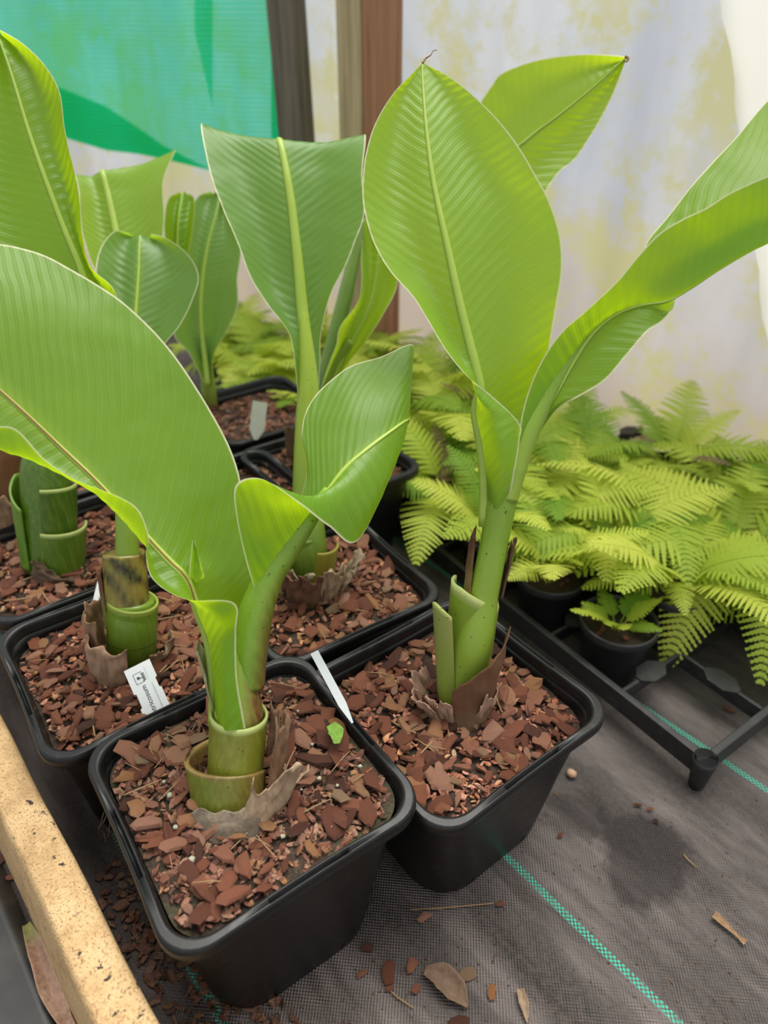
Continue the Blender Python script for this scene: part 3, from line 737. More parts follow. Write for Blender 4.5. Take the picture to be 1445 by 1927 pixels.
leafE = [
 [(972, 850, -.010), (978, 862, -.006), (986, 868, .705), (992, 850, .006), (998, 838, .012)],
 [(982, 782, -.012), (1000, 790, -.006), (1018, 792, .702), (1034, 775, -.002), (1048, 770, .002)],
 [(1000, 720, -.016), (1030, 720, -.006), (1052, 728, .700), (1072, 738, -.004), (1086, 748, -.006)],
 [(1030, 660, -.018), (1060, 668, -.008), (1084, 672, .698), (1110, 690, -.006), (1138, 716, -.010)],
 [(1062, 620, -.020), (1095, 626, -.008), (1116, 626, .697), (1148, 640, -.006), (1180, 668, -.012)],
 [(1105, 582, -.022), (1135, 590, -.008), (1158, 592, .696), (1185, 606, -.006), (1218, 624, -.010)],
 [(1160, 530, -.024), (1185, 552, -.010), (1206, 574, .694), (1228, 592, -.002), (1250, 600, .004)],
 [(1200, 482, -.026), (1226, 525, -.010), (1256, 566, .692), (1268, 575, .020), (1262, 560, .040)],
 [(1240, 440, -.026), (1272, 490, -.010), (1300, 542, .690), (1262, 480, .032), (1210, 478, .056)],
 [(1285, 412, -.026), (1325, 465, -.008), (1345, 512, .688), (1310, 430, .034), (1262, 400, .060)],
 [(1330, 390, -.026), (1370, 440, -.008), (1395, 482, .686), (1360, 380, .034), (1318, 330, .062)],
 [(1375, 362, -.026), (1420, 415, -.008), (1445, 456, .684), (1420, 330, .034), (1385, 258, .062)],
 [(1440, 333, -.024), (1490, 390, -.008), (1520, 425, .682), (1490, 290, .032), (1452, 182, .060)],
 [(1530, 300, -.018), (1570, 340, -.006), (1600, 370, .680), (1570, 240, .024), (1540, 120, .045)],
 [(1640, 240, -.006), (1660, 260, 0), (1680, 280, .680), (1670, 190, .010), (1660, 110, .020)],
 [(1770, 160, 0), (1772, 160, 0), (1775, 160, .680), (1774, 158, 0), (1773, 156, 0)]]
leaf(p2, b2, leafE, M['leaf'], ribr=.0035, nv=200)
stem(p2, b2, [(950, 940, .713, 24), (966, 880, .709, 26), (992, 815, .705, 22), (1024, 755, .704, 18), (1060, 695, .703, 14), (1100, 638, .702, 10), (1140, 596, .701, 5)], 'petiole', colfn=g2)
shell(p2, b2, 'cut_sheath', at(870, 1320, D2), at(897, 1095, .742), .024, .0265, -215, 60, lambda f: 1.0-.38*max(0, f-.28)**1.1 if f < .78 else .81+1.0*(f-.78), lambda f, h, s: PALE if h > .95 else ((.22, .33, .03) if not s else (.40, .42, .12)), th=.003)
shell(p2, b2, 'cut_sheath', at(858, 1310, D2-.004), at(850, 1130, .735), .020, .020, -215, -95, lambda f: .92+.1*math.sin(f*3.1), lambda f, h, s: lerp((.26, .38, .04), (.38, .40, .13), h), th=.003)
shell(p2, b2, 'dry_sheath', at(866, 1350, D2-.004), at(896, 1180, .738), .031, .034, -125, -5, lambda f: .45+.6*f**.8, lambda f, h, s: lerp((.30, .20, .10), BRN, h*2), 'dry', crinkle=.004, th=.001, seed=3)
shell(p2, b2, 'dry_sheath', at(893, 1130, .742), at(902, 985, .722), .013, .008, -215, -120, lambda f: .62+.4*f, lambda f, h, s: lerp((.26, .20, .04), (.09, .03, .015), h*1.3), 'dry', crinkle=.002, th=.001, seed=6)
shell(p2, b2, 'dry_sheath', at(925, 1120, .735), at(955, 1000, .722), .012, .010, -40, 40, jag(3, .85, .2), lambda f, h, s: (.09, .04, .02), 'dry', crinkle=.002, th=.001, seed=7)
for i, (a0, a1, u, v, rr) in enumerate(((-230, -170, 800, 1270, .036), (-190, -120, 790, 1320, .040), (-70, 0, 905, 1310, .034), (-150, -100, 840, 1320, .032))):
    shell(p2, b2, 'dry_sheath', at(862, 1345, D2), at(u*.5+862*.5, 1225, .745), .030, rr+.008, a0, a1, jag(20+i, .55, .3), lambda f, h, s: lerp((.25, .15, .09), PINKTAN, h*1.3), 'dry', crinkle=.010, th=.001, flare=.010, seed=20+i)

# --- plant 3 (behind, centre)
b3 = onz(585, 1095, SZ[3]); D3 = (b3-CAM).dot(FW)
p3 = plant('banana plant with a wide square-topped leaf on a long pale petiole', b3)
stem(p3, b3, [(580, 1095, D3, 40), (578, 1020, .925, 36), (577, 930, .915, 27), (577, 830, .905, 23), (580, 740, .898, 21), (577, 670, .893, 16), (571, 600, .890, 10), (566, 560, .890, 5)], colfn=lambda t, n: lerp(DGREEN, (.34, .46, .05), t*2.2))
leafG = [
 [(566, 800, -.006), (568, 805, -.004), (580, 800, .902), (592, 800, .004), (596, 798, .006)],
 [(556, 700, -.012), (562, 705, -.006), (580, 705, .895), (596, 700, .008), (602, 690, .012)],
 [(545, 630, -.014), (556, 640, -.006), (575, 640, .891), (592, 640, .008), (604, 630, .010)],
 [(505, 575, -.016), (535, 585, -.002), (568, 575, .888), (595, 570, .006), (622, 555, -.004)],
 [(470, 520, -.018), (515, 525, .004), (563, 515, .885), (603, 515, .006), (648, 505, -.010)],
 [(446, 455, -.018), (500, 455, .006), (556, 448, .883), (612, 450, .006), (668, 455, -.012)],
 [(418, 390, -.018), (480, 385, .006), (548, 380, .882), (615, 382, .006), (686, 400, -.012)],
 [(394, 320, -.016), (460, 318, .006), (538, 318, .884), (612, 320, .006), (682, 330, -.010)],
 [(378, 234, -.006), (448, 254, .004), (526, 262, .895), (605, 268, .004), (688, 254, -.002)],
 [(400, 262, .010), (455, 282, .010), (528, 290, .935), (600, 292, .010), (670, 285, .010)]]
leaf(p3, b3, leafG, M['leaf_blue'], ribr=.0105, rib_end=.0035, nv=150)
shell(p3, b3, 'cut_sheath', at(582, 1095, D3), at(570, 985, .915), .026, .027, -230, -60, lambda f: .98-.12*f, lambda f, h, s: (.13, .24, .02), th=.003)
shell(p3, b3, 'cut_sheath', at(590, 1095, D3-.004), at(606, 1020, .925), .026, .022, -100, 10, lambda f: .92+.1*f, lambda f, h, s: (.28, .24, .035), th=.003)
for i, (a0, a1, tp) in enumerate(((-215, -140, TAN), (-130, -60, (.20, .09, .05)), (-70, -20, TAN), (-30, 30, (.42, .32, .22)), (-190, -95, (.38, .30, .20)))):
    shell(p3, b3, 'dry_sheath', at(586, 1135, D3-.006), at(588+(i-2)*8, 1030, .915), .034, .050+.006*(i % 2), a0, a1, jag(30+i, .85, .4), lambda f, h, s, tp=tp: lerp((.16, .11, .06), tp, h*1.6), 'dry', crinkle=.012, th=.0012, flare=.008, seed=30+i)

# --- plant 4 (left, with label)
b4 = onz(245, 1235, SZ[4]); D4 = (b4-CAM).dot(FW)
p4 = plant('banana plant with blackened cut stump beside the printed label, tall leaf at left edge', b4)
stem(p4, b4, [(248, 1235, D4, 46), (248, 1180, .818, 45), (246, 1130, .810, 43)], colfn=lambda t, n: lerp((.10, .19, .015), (.17, .27, .02), t))
shell(p4, b4, 'cut_sheath', at(248, 1200, .825), at(250, 1125, .808), .0275, .028, -200, 160, lambda f: .95+.05*math.cos(f*6.3), lambda f, h, s: (.30, .36, .06) if h > .9 else (.16, .26, .02), th=.003)
stem(p4, b4, [(240, 1140, .812, 40), (236, 1085, .806, 40), (232, 1040, .800, 38)], 'rotted_stub', colfn=lambda t, n: lerp((.30, .21, .04), (.03, .014, .010), .42+1.5*noise.noise(n*2.2+Vector((t*4, 0, 3)))))
stem(p4, b4, [(240, 1060, .800, 22), (238, 980, .792, 20), (232, 860, .784, 18), (222, 740, .776, 15), (200, 630, .770, 11), (170, 550, .765, 8)], 'petiole', colfn=lambda t, n: (.24, .36, .035))
leafT = [
 [(215, 740, 0), (224, 750, .778), (235, 740, 0)],
 [(130, 660, -.015), (192, 620, .770), (226, 610, -.004)],
 [(50, 600, -.022), (164, 540, .764), (214, 545, -.010)],
 [(-20, 560, -.024), (146, 490, .761), (170, 500, -.012)],
 [(-70, 510, -.024), (124, 438, .758), (154, 440, -.012)],
 [(-95, 430, -.022), (98, 370, .756), (149, 372, -.014)],
 [(-100, 350, -.022), (74, 305, .754), (138, 312, -.016)],
 [(-92, 270, -.020), (52, 240, .753), (122, 245, -.016)],
 [(-70, 190, -.016), (34, 180, .752), (112, 172, -.014)],
 [(-45, 120, -.010), (16, 122, .751), (82, 120, -.010)],
 [(-25, 75, -.004), (0, 78, .750), (38, 78, -.004)],
 [(-10, 55, 0), (-8, 54, .750), (-6, 53, 0)]]
leaf(p4, b4, leafT, M['leaf'], ribr=.005, nv=150)
shell(p4, b4, 'dry_sheath', at(232, 1260, D4-.004), at(212, 1120, .80), .028, .036, -220, -110, jag(41, .85, .25), lambda f, h, s: (.36, .21, .12), 'dry', crinkle=.007, th=.001, seed=41)
shell(p4, b4, 'dry_sheath', at(225, 1275, D4-.012), at(228, 1175, .805), .032, .038, -200, -60, jag(43, .85, .3), lambda f, h, s: lerp((.28, .17, .10), (.50, .31, .20), h), 'dry', crinkle=.008, th=.001, seed=43)
shell(p4, b4, 'dry_sheath', at(262, 1260, D4), at(275, 1170, .82), .028, .036, -60, 40, jag(45, .7, .4), lambda f, h, s: (.30, .19, .11), 'dry', crinkle=.009, th=.001, seed=45)
shell(p4, b4, 'dry_sheath', at(215, 1180, .812), at(203, 1060, .800), .010, .013, -250, -110, jag(47, .9, .1), lambda f, h, s: lerp((.22, .30, .05), (.16, .06, .03), h*1.4), 'dry', crinkle=.002, th=.001, seed=47)

# --- plant 5 (far left, thick stem)
b5 = onz(105, 1070, SZ[5]); D5 = (b5-CAM).dot(FW)
p5 = plant('banana plant at far left with a thick cut green stem and rounded pale leaf', b5)
dg = lambda t, n: lerp((.085, .17, .012), (.055, .12, .010), t)
stem(p5, b5, [(100, 1070, D5, 46), (92, 980, .965, 47), (86, 880, .950, 44), (100, 780, .945, 26), (170, 710, .950, 14), (235, 665, .960, 11), (254, 620, .965, 9)], colfn=dg)
shell(p5, b5, 'cut_sheath', at(110, 1075, D5-.004), at(112, 985, .955), .033, .034, -110, 30, lambda f: .93+.12*f, lambda f, h, s: PALE if h > .95 else (.10, .18, .015), th=.003)
shell(p5, b5, 'cut_sheath', at(96, 1060, D5-.002), at(88, 905, .945), .034, .037, -80, 40, lambda f: .98, lambda f, h, s: PALE if h > .97 else (.07, .14, .012), th=.003)
shell(p5, b5, 'cut_sheath', at(92, 1060, D5-.004), at(70, 895, .945), .034, .036, -230, -110, lambda f: 1-.45*max(0, f-.3), lambda f, h, s: (.11, .23, .02), th=.003)
leafK = [
 [(245, 740, 0), (252, 745, .955), (262, 740, 0)],
 [(210, 650, -.006), (253, 660, .962), (305, 655, -.006)],
 [(192, 600, -.012), (255, 605, .968), (340, 610, -.010)],
 [(182, 550, -.014), (258, 555, .974), (366, 555, -.012)],
 [(180, 505, -.014), (261, 510, .980), (373, 515, -.012)],
 [(190, 465, -.010), (262, 472, .986), (350, 475, -.010)],
 [(214, 436, -.004), (263, 450, .992), (312, 448, -.004)],
 [(240, 438, 0), (263, 442, .996), (285, 440, 0)]]
leaf(p5, b5, leafK, M['leaf_blue'], ribr=.004, nv=110)
shell(p5, b5, 'dry_sheath', at(110, 1085, D5-.008), at(125, 1045, .965), .036, .040, -140, 0, jag(51, .7, .5), lambda f, h, s: (.12, .075, .045), 'dry', crinkle=.012, th=.0012, seed=51)

# --- plant 6 (rolled new leaf)
b6 = onz(572, 850, SZ[6]); D6 = (b6-CAM).dot(FW)
p6 = plant('blurred banana plant with a tightly rolled new leaf like a tube', b6)
stem(p6, b6, [(572, 850, D6, 22), (584, 800, 1.16, 19), (600, 745, 1.14, 15), (625, 690, 1.12, 12), (660, 640, 1.10, 9)], colfn=lambda t, n: (.22, .34, .03))
stem(p6, b6, [(592, 770, 1.145, 10), (612, 700, 1.125, 14), (634, 620, 1.105, 15), (654, 540, 1.09, 14), (670, 470, 1.08, 11), (680, 415, 1.07, 7)], 'rolled_leaf', colfn=lambda t, n: lerp((.16, .28, .07), (.24, .36, .11), t))
leafH = [
 [(596, 760, 0), (606, 765, 1.140), (614, 758, 0)],
 [(612, 705, -.012), (630, 708, 1.120), (650, 690, 0)],
 [(632, 650, -.020), (655, 655, 1.105), (690, 640, .006)],
 [(640, 615, -.024), (690, 590, 1.095), (722, 590, .008)],
 [(676, 560, -.02), (706, 530, 1.090), (745, 545, .008)],
 [(680, 480, -.014), (712, 470, 1.085), (748, 500, .006)],
 [(682, 425, -.006), (706, 425, 1.080), (730, 455, .004)],
 [(690, 405, 0), (698, 402, 1.078), (706, 405, 0)]]
leaf(p6, b6, leafH, M['leaf_young'], ribr=.004, nv=90)
shell(p6, b6, 'dry_sheath', at(566, 870, D6-.01), at(556, 780, 1.15), .022, .02, -200, -20, jag(61, .8, .3), lambda f, h, s: (.20, .12, .06), 'dry', crinkle=.006, th=.001, seed=61)

# --- plant 7 (beside grey label)
b7 = onz(398, 765, SZ[7]); D7 = (b7-CAM).dot(FW)
p7 = plant('blurred banana plant behind with a narrow bluish leaf, stem beside the grey label', b7)
stem(p7, b7, [(396, 775, D7, 15), (393, 735, D7-.02, 14), (388, 690, D7-.04, 12), (382, 630, D7-.06, 8)], colfn=lambda t, n: lerp((.15, .07, .03), (.26, .38, .05), t*2.5))
dq = D7-.05
leafQ = [
 [(386, 725, 0), (391, 728, dq), (398, 722, 0)],
 [(356, 665, -.008), (386, 680, dq-.01), (402, 668, -.004)],
 [(328, 630, -.016), (380, 630, dq-.02), (430, 618, -.010)],
 [(330, 570, -.018), (378, 570, dq-.03), (447, 575, -.012)],
 [(345, 505, -.016), (384, 505, dq-.035), (447, 525, -.012)],
 [(345, 450, -.014), (394, 450, dq-.035), (453, 465, -.010)],
 [(356, 400, -.010), (406, 405, dq-.03), (432, 402, -.006)],
 [(372, 370, -.004), (412, 372, dq-.02), (414, 370, 0)],
 [(396, 360, 0), (404, 360, dq-.015), (406, 361, 0)]]
leaf(p7, b7, leafQ, M['leaf_blue'], ribr=.0055, nv=100)

# --- plant 8 (yellow-green leaf behind)
b8 = onz(430, 960, SZ[8]); D8 = (b8-CAM).dot(FW)
p8 = plant('banana plant hidden behind the biggest leaf, yellow-green leaf cut flat against the netting', b8)
stem(p8, b8, [(430, 960, D8, 34), (380, 830, 1.09, 26), (310, 690, 1.10, 18), (255, 580, 1.11, 12), (228, 500, 1.12, 9)], colfn=lambda t, n: lerp(DGREEN, (.30, .42, .04), t*2))
leafJ = [
 [(245, 600, 0), (256, 600, 1.108), (268, 595, 0)],
 [(185, 520, -.012), (234, 520, 1.116), (290, 520, -.010)],
 [(160, 460, -.018), (222, 455, 1.120), (304, 462, -.016)],
 [(150, 410, -.020), (212, 405, 1.124), (309, 405, -.018)],
 [(148, 362, -.016), (202, 360, 1.128), (308, 340, -.014)],
 [(140, 328, -.006), (192, 322, 1.136), (330, 282, -.004)],
 [(146, 350, .01), (196, 345, 1.180), (300, 330, .01)]]
leaf(p8, b8, leafJ, M['leaf_young'], ribr=.0075, rib_end=.004, nv=100)
leafN = [
 [(330, 520, 0), (338, 525, 1.20), (346, 520, 0)],
 [(312, 460, -.008), (334, 465, 1.20), (358, 460, -.008)],
 [(309, 415, -.010), (336, 415, 1.20), (365, 415, -.010)],
 [(316, 375, -.006), (342, 372, 1.21), (366, 376, -.006)],
 [(336, 361, 0), (346, 360, 1.22), (356, 362, 0)]]
leaf(p8, b8, leafN, M['leaf'], ribr=.003, nv=60)

# --- plant 9: brown fibrous stump
b9 = onz(-15, 985, SZ[9]); D9 = (b9-CAM).dot(FW)
p9 = plant('brown fibrous dead banana stump cut by the left edge', b9)
stem(p9, b9, [(-15, 985, D9, 44), (-12, 920, D9-.02, 46), (-10, 850, D9-.04, 44), (-8, 780, D9-.06, 34), (-8, 755, D9-.065, 20)], colfn=lambda t, n: lerp((.22, .10, .04), (.30, .12, .05), t), mat='dry')
shell(p9, b9, 'dry_sheath', at(-10, 995, D9-.01), at(0, 900, D9-.03), .040, .048, -160, 0, jag(91, .8, .3), lambda f, h, s: (.38, .24, .15), 'dry', crinkle=.012, th=.001, seed=91)

# ------------------------------------------------------------------ plant labels
def quadframe(TL, TR, BL):
    X = (TR-TL); Y = (TL-BL); return X, Y
def label_obj(label, TL, TR, BR, BL, mat, notches=False, ext=.35):
    """plastic stake: TL.. are world corners of the seen part; it goes on below into the mulch"""
    wv = (TR-TL+BR-BL)/2; hv = (TL-BL+TR-BR)/2; wv = wv-hv*(wv.dot(hv)/hv.dot(hv))
    c = (TL+TR+BL+BR)/4; nn = wv.cross(hv).normalized()
    if nn.dot(FW) > 0: nn = -nn
    pts = [(-.5, .5)]
    L = [(-.5, .5)]
    if notches:
        left = [(-.5, .5), (-.5, .06), (-.42, .04), (-.42, -.20), (-.5, -.22), (-.5, -.5-ext)]
        right = [(.5, -.5-ext), (.5, -.02), (.43, -.0), (.43, .16), (.5, .18), (.5, .5)]
    else:
        left = [(-.5, .5), (-.5, -.5), (-.12, -.5-ext)]; right = [(.12, -.5-ext), (.5, -.5), (.5, .5)]
    ol = left+right; n = len(ol)
    b = BL*.5+BR*.5
    V = [c+wv*x+hv*y+nn*.0004 for x, y in ol]+[c+wv*x+hv*y-nn*.0004 for x, y in ol]
    Fc = [tuple(range(n)), tuple(range(2*n-1, n-1, -1))]+[(i, n+i, n+(i+1) % n, (i+1) % n) for i in range(n)]
    t = thing('plant_label', label, 'label', b, 0, 'plant labels')
    part('stake', V, Fc, mat, t, b, smooth=False)
    return t, b, c, wv, hv, nn
t, b, c, wv, hv, nn = label_obj('white printed plant label with black lettering, leaning in the left pot', at(233, 1265, .772), at(281, 1238, .772), at(325, 1342, .764), at(277, 1362, .764), M['white'], True, .1)
W, H = wv.length, hv.length; wx, hy = wv.normalized(), hv.normalized()
def textmesh(s, size):
    cu = bpy.data.curves.new('txt', 'FONT'); cu.body = s; cu.size = size; cu.extrude = .00005; cu.resolution_u = 3
    o = bpy.data.objects.new('txt', cu); COL.objects.link(o)
    me = bpy.data.meshes.new_from_object(o.evaluated_get(bpy.context.evaluated_depsgraph_get())); bpy.data.objects.remove(o); return me
me = textmesh('ventricosum', .0080); xs = [v.co.x for v in me.vertices]; xm = max(xs)
# text reads upwards: text x -> +hy, text y -> -wx ; the last letter ends at 0.18 of the height
V = [c+hy*(H*.13+(v.co.x-xm))-wx*(v.co.y-.0005)+nn*.0006+nn*v.co.z for v in me.vertices]
part('lettering', V, [tuple(p.vertices) for p in me.polygons], M['ink'], t, b, smooth=False)
mb = MB(); fine = MB()
def bar(m, x0, y0, x1, y1, th):
    p, q = c+wx*x0+hy*y0+nn*.0006, c+wx*x1+hy*y1+nn*.0006; d = (q-p).normalized(); s = nn.cross(d)*th/2
    V = [p-s, q-s, q+s, p+s]; V += [v+nn*.0001 for v in V]
    m.add(V, [(4, 5, 6, 7), (0, 1, 5, 4), (1, 2, 6, 5), (2, 3, 7, 6), (3, 0, 4, 7)])
x0, x1, y0, y1 = -W*.26, W*.04, H*.19, H*.37
for a in ((x0, y0, x1, y0), (x1, y0, x1, y1), (x1, y1, x0, y1), (x0, y1, x0, y0)): bar(mb, *a, .0004)
cx, cy = (x0+x1)/2-.0005, (y0+y1)/2
for k in range(6):
    a = k*math.pi/3+.3; bar(mb, cx, cy, cx+.0019*math.cos(a), cy+.0019*math.sin(a), .0008)
bar(mb, cx, cy, x1-.0006, cy-.0012, .0006)
for k in range(5): bar(mb, x1-.001+.0006*(k % 2), y0+.0018*k+.001, x1+.0026, y0+.0018*k+.0016, .0009)
part('emblem', mb.V, mb.F, M['ink'], t, b, smooth=False)
rr = random.Random(5); y = -H*.46
while y < H*.12:
    s = rr.uniform(.0005, .0014)
    bar(fine, W*.24, y, W*.24+rr.uniform(.0008, .0016), y+rr.uniform(-.0002, .0002), .0003); bar(fine, W*.24+.0008, y, W*.24+.0008, y+s*.8, .0003); y += s+.0006
y = H*.2
while y < H*.42:
    bar(fine, W*.20, y, W*.20+.0007, y, .00025); y += rr.uniform(.0006, .0011)
part('fine_print', fine.V, fine.F, M['ink_soft'], t, b, smooth=False)
label_obj('blank pale label slipped between the front pot and its right neighbour', at(580, 1232, .735), at(602, 1222, .738), at(652, 1332, .716), at(636, 1318, .716), M['pale_label'])
label_obj('weathered grey label in the farthest pot', at(474, 756, 1.205), at(505, 756, 1.205), at(496, 808, 1.215), at(470, 810, 1.215), M['grey_label'])
label_obj('thin white label edge showing behind the blackened stump', at(186, 1090, .885), at(200, 1070, .89), at(190, 1128, .885), at(172, 1134, .88), M['white'])

# ------------------------------------------------------------------ ferns in trays
TB = Vector((-.57, .8216, 0)).normalized(); TA = Vector((TB.y, -TB.x, 0))   # tray axes: TB far-left, TA right
T0 = onz(1328, 1428, .052); T0.z = 0
CELL = .132
def tray(label, org, na, nb, empty_ok=True):
    t = thing('carrier_tray', label, 'tray', org, 0, 'black carrier trays')
    Z0, Z1 = .022, .054
    def bar3(name, a0, b0, a1, b1, wdt, z0=Z0, z1=Z1):
        p = TA*a0+TB*b0; q = TA*a1+TB*b1; d = (q-p).normalized(); s = Vector((-d.y, d.x, 0))*wdt/2
        V = [p-s, q-s, q+s, p+s]; V = [v+Vector((0, 0, z0)) for v in V]+[v+Vector((0, 0, z1)) for v in V]
        o = part(name, V, [(3, 2, 1, 0), (4, 5, 6, 7), (0, 1, 5, 4), (1, 2, 6, 5), (2, 3, 7, 6), (3, 0, 4, 7)], M['tray'], t, smooth=False)
        m = o.modifiers.new('b', 'BEVEL'); m.width = .0015; m.segments = 2; return o
    LA, LB = na*CELL, nb*CELL
    for a in (0, LA): bar3('frame_bar', a, -.004, a, LB+.004, .010)
    for bb in (0, LB): bar3('frame_bar', .0055, bb, LA-.0055, bb, .010)
    for i in range(1, na): bar3('cross_bar', i*CELL, .006, i*CELL, LB-.006, .006, Z0+.004, Z1-.004)
    for j in range(1, nb): bar3('cross_bar', .006, j*CELL, LA-.006, j*CELL, .006, Z0+.003, Z1-.005)
    mb = MB()
    for i in range(na+1):
        for j in range(nb+1):
            if i < na and 0 < j < nb:
                p = TA*((i+.5)*CELL)+TB*(j*CELL); V = []
                for z in (Z1-.006, Z1-.003):
                    for x, y in ((-.026, -.004), (-.012, -.016), (.012, -.016), (.026, -.004), (.026, .004), (.012, .016), (-.012, .016), (-.026, .004)): V.append(p+TA*x+TB*y+Vector((0, 0, z)))
                part('clip_plate', V, [tuple(range(7, -1, -1)), tuple(range(8, 16))]+[(q, (q+1) % 8, 8+(q+1) % 8, 8+q) for q in range(8)], M['tray'], t, smooth=False)
            if j < nb and 0 < i < na:
                p = TA*(i*CELL)+TB*((j+.5)*CELL); V = []
                for z in (Z1-.006, Z1-.003):
                    for x, y in ((-.004, -.026), (-.016, -.012), (-.016, .012), (-.004, .026), (.004, .026), (.016, .012), (.016, -.012), (.004, -.026)): V.append(p+TA*x+TB*y+Vector((0, 0, z)))
                part('clip_plate', V, [tuple(range(8)), tuple(range(15, 7, -1))]+[((q+1) % 8, q, 8+q, 8+(q+1) % 8) for q in range(8)], M['tray'], t, smooth=False)
    for a, bb in ((0, 0), (LA, 0), (0, LB), (LA, LB)):
        V, Fc = tubem([TA*a+TB*bb+Vector((0, 0, z)) for z in (0, .002, .03, .053, .0535)], [.0085, .0095, .0125, .0155, .013], 16, steps=8); part('leg', V, Fc, M['tray'], t)
    return t
tray('black plastic carrier tray with an empty front cell, standing on the open cloth', T0, 3, 5)
tray('black carrier tray farther back under the ferns, behind the open-celled tray', T0+TB*(5*CELL+.03), 3, 5)
tray('black carrier tray at the right edge under the ferns', T0+TA*(3*CELL+.03)+TB*.10, 2, 5)
# fern pots
n = 40
prof = [(.030, .002), (.040, 0), (.0415, .004), (.0485, .082), (.0545, .084), (.0552, .088), (.0552, .095), (.054, .098), (.052, .0975), (.050, .095), (.0475, .085), (.042, .03)]
V = [Vector((r*math.cos(6.28318*k/n), r*math.sin(6.28318*k/n), z)) for r, z in prof for k in range(n)]
Fc = [(i*n+k, i*n+(k+1) % n, (i+1)*n+(k+1) % n, (i+1)*n+k) for i in range(len(prof)-1) for k in range(n)]
Fc += [tuple(range(n-1, -1, -1)), tuple((len(prof)-1)*n+k for k in range(n))]
RPOT = mkmesh('round_pot', V, Fc, M['tray'])
rnd = random.Random(11)
V = [Vector((.048*math.sqrt(i/8)*math.cos(6.283*k/20), .048*math.sqrt(i/8)*math.sin(6.283*k/20), .003*rnd.random())) for i in range(9) for k in range(20)]
Fc = [(i*20+k, i*20+(k+1) % 20, (i+1)*20+(k+1) % 20, (i+1)*20+k) for i in range(8) for k in range(20)]
RSOIL = mkmesh('compost', V, Fc, M['soil'])
def frond_mesh(seed, L=.2, wd=.055, droop=1.0, mat=None, npin=20, rise=1.0):
    """bipinnate frond in local x (outwards) / z (up)"""
    rnd = random.Random(seed); V = []; Fc = []
    P = []; ang = math.radians(72*rise+rnd.uniform(-6, 6)); p = Vector((0, 0, 0)); N = 40; yw = rnd.uniform(-.3, .3); yaw = 0
    for i in range(N+1):
        P.append(p.copy()); p = p+Vector((math.cos(ang)*math.cos(yaw), math.cos(ang)*math.sin(yaw), math.sin(ang)))*(L/N); ang -= math.radians(105*droop)/N*(1.5-i/N); yaw += yw/N
    def pt(t): t = max(0, min(1, t))*N; i = min(int(t), N-1); return P[i].lerp(P[i+1], t-i)
    # stalk
    Vt, Ft = tubem([pt(t/8) for t in range(9)], [.0016-.0013*t/8 for t in range(9)], 5, steps=16); n0 = len(V); V += Vt; Fc += [tuple(i+n0 for i in f) for f in Ft]
    for q in range(npin):
        t = .22+.76*q/(npin-1); c = pt(t); T = (pt(t+.02)-pt(t-.02)).normalized(); S = Vector((0, 0, 1)).cross(T).normalized(); U = T.cross(S).normalized()
        f = (t-.22)/.78; ln = wd*(min(1, .55+f*2.2))*(1-f**1.6)+.004
        for sd in (-1, 1):
            D = (S*sd+T*(.45+.2*f)+U*rnd.uniform(-.12, .10)).normalized(); Wd = U.cross(D).normalized()
            sag = rnd.uniform(.05, .22); m = max(3, int(ln/.0046)); hw = .0037*(1-.35*f)
            for k in range(m):
                a = k/m; cc = c+D*(ln*a)-Vector((0, 0, sag*ln*a*a)); c2 = c+D*(ln*(a+1.1/m))-Vector((0, 0, sag*ln*(a+1.1/m)**2)); lw = hw*(1-a**1.5)+.0008
                for s2 in (-1, 1):
                    n0 = len(V); tip = cc.lerp(c2, .95)+Wd*s2*lw-U*(.12*lw)
                    V += [cc, c2, tip, cc.lerp(c2, .15)+Wd*s2*lw*.72]
                    Fc.append((n0, n0+1, n0+2, n0+3) if s2*sd > 0 else (n0+3, n0+2, n0+1, n0))
    return mkmesh('frond', V, Fc, mat or M['fern'], smooth=False)
FR = [frond_mesh(100+i, .19+.012*(i % 4), .046+.004*(i % 3), .62+.07*i, npin=21, rise=.92+.03*(i % 3)) for i in range(7)]
FRS = [frond_mesh(200+i, .075, .018, .55, npin=12, rise=1.0) for i in range(3)]
FRD = frond_mesh(300, .17, .03, .6, M['fern_dead'], 14)
frnd = random.Random(21)
def fern(label, pos, nf=9, sc=1.0, potted=True, fronds=None, lo=.55, hi=1.15, azim=None, dead=0, up=0):
    if potted:
        o = link('round_pot', RPOT, None, pos); 
        tag(o, 'round black pot '+label[1], 'pot', 'round black pots of ferns')
        s = link('compost', RSOIL, o, (0, 0, .080))
        for k in range(9):
            a, r = frnd.uniform(0, 6.28), .042*math.sqrt(frnd.random()); z = frnd.uniform(.012, .020)
            ch = link('bark_chip', frnd.choice(CHIPS), o, (r*math.cos(a), r*math.sin(a), .087), frame_rot(frnd, .25)); ch.scale = (z, z, z)
    t = thing('fern', label[0], 'fern', pos+Vector((0, 0, .082)), frnd.uniform(0, 6.28), 'potted ferns')
    for k in range(nf):
        az = k*2.399+frnd.uniform(-.3, .3); me = frnd.choice(fronds or FR)
        f = link('frond', me, t, (.008*math.cos(az), .008*math.sin(az), 0), (frnd.uniform(-.25, .25), frnd.uniform(-.35, .25)-up, az)); s = sc*frnd.uniform(lo, hi); f.scale = (s, s, s)
    for k in range(dead):
        f = link('dead_frond', FRD, t, (0, 0, 0), (0, frnd.uniform(-.5, .2), frnd.uniform(0, 6.28)))
    return t
def wclear(p): return WC-p.dot(WN)
ORD = ['first', 'second', 'third', 'fourth', 'fifth', 'sixth', 'seventh', 'eighth', 'ninth', 'tenth', 'eleventh', 'twelfth']
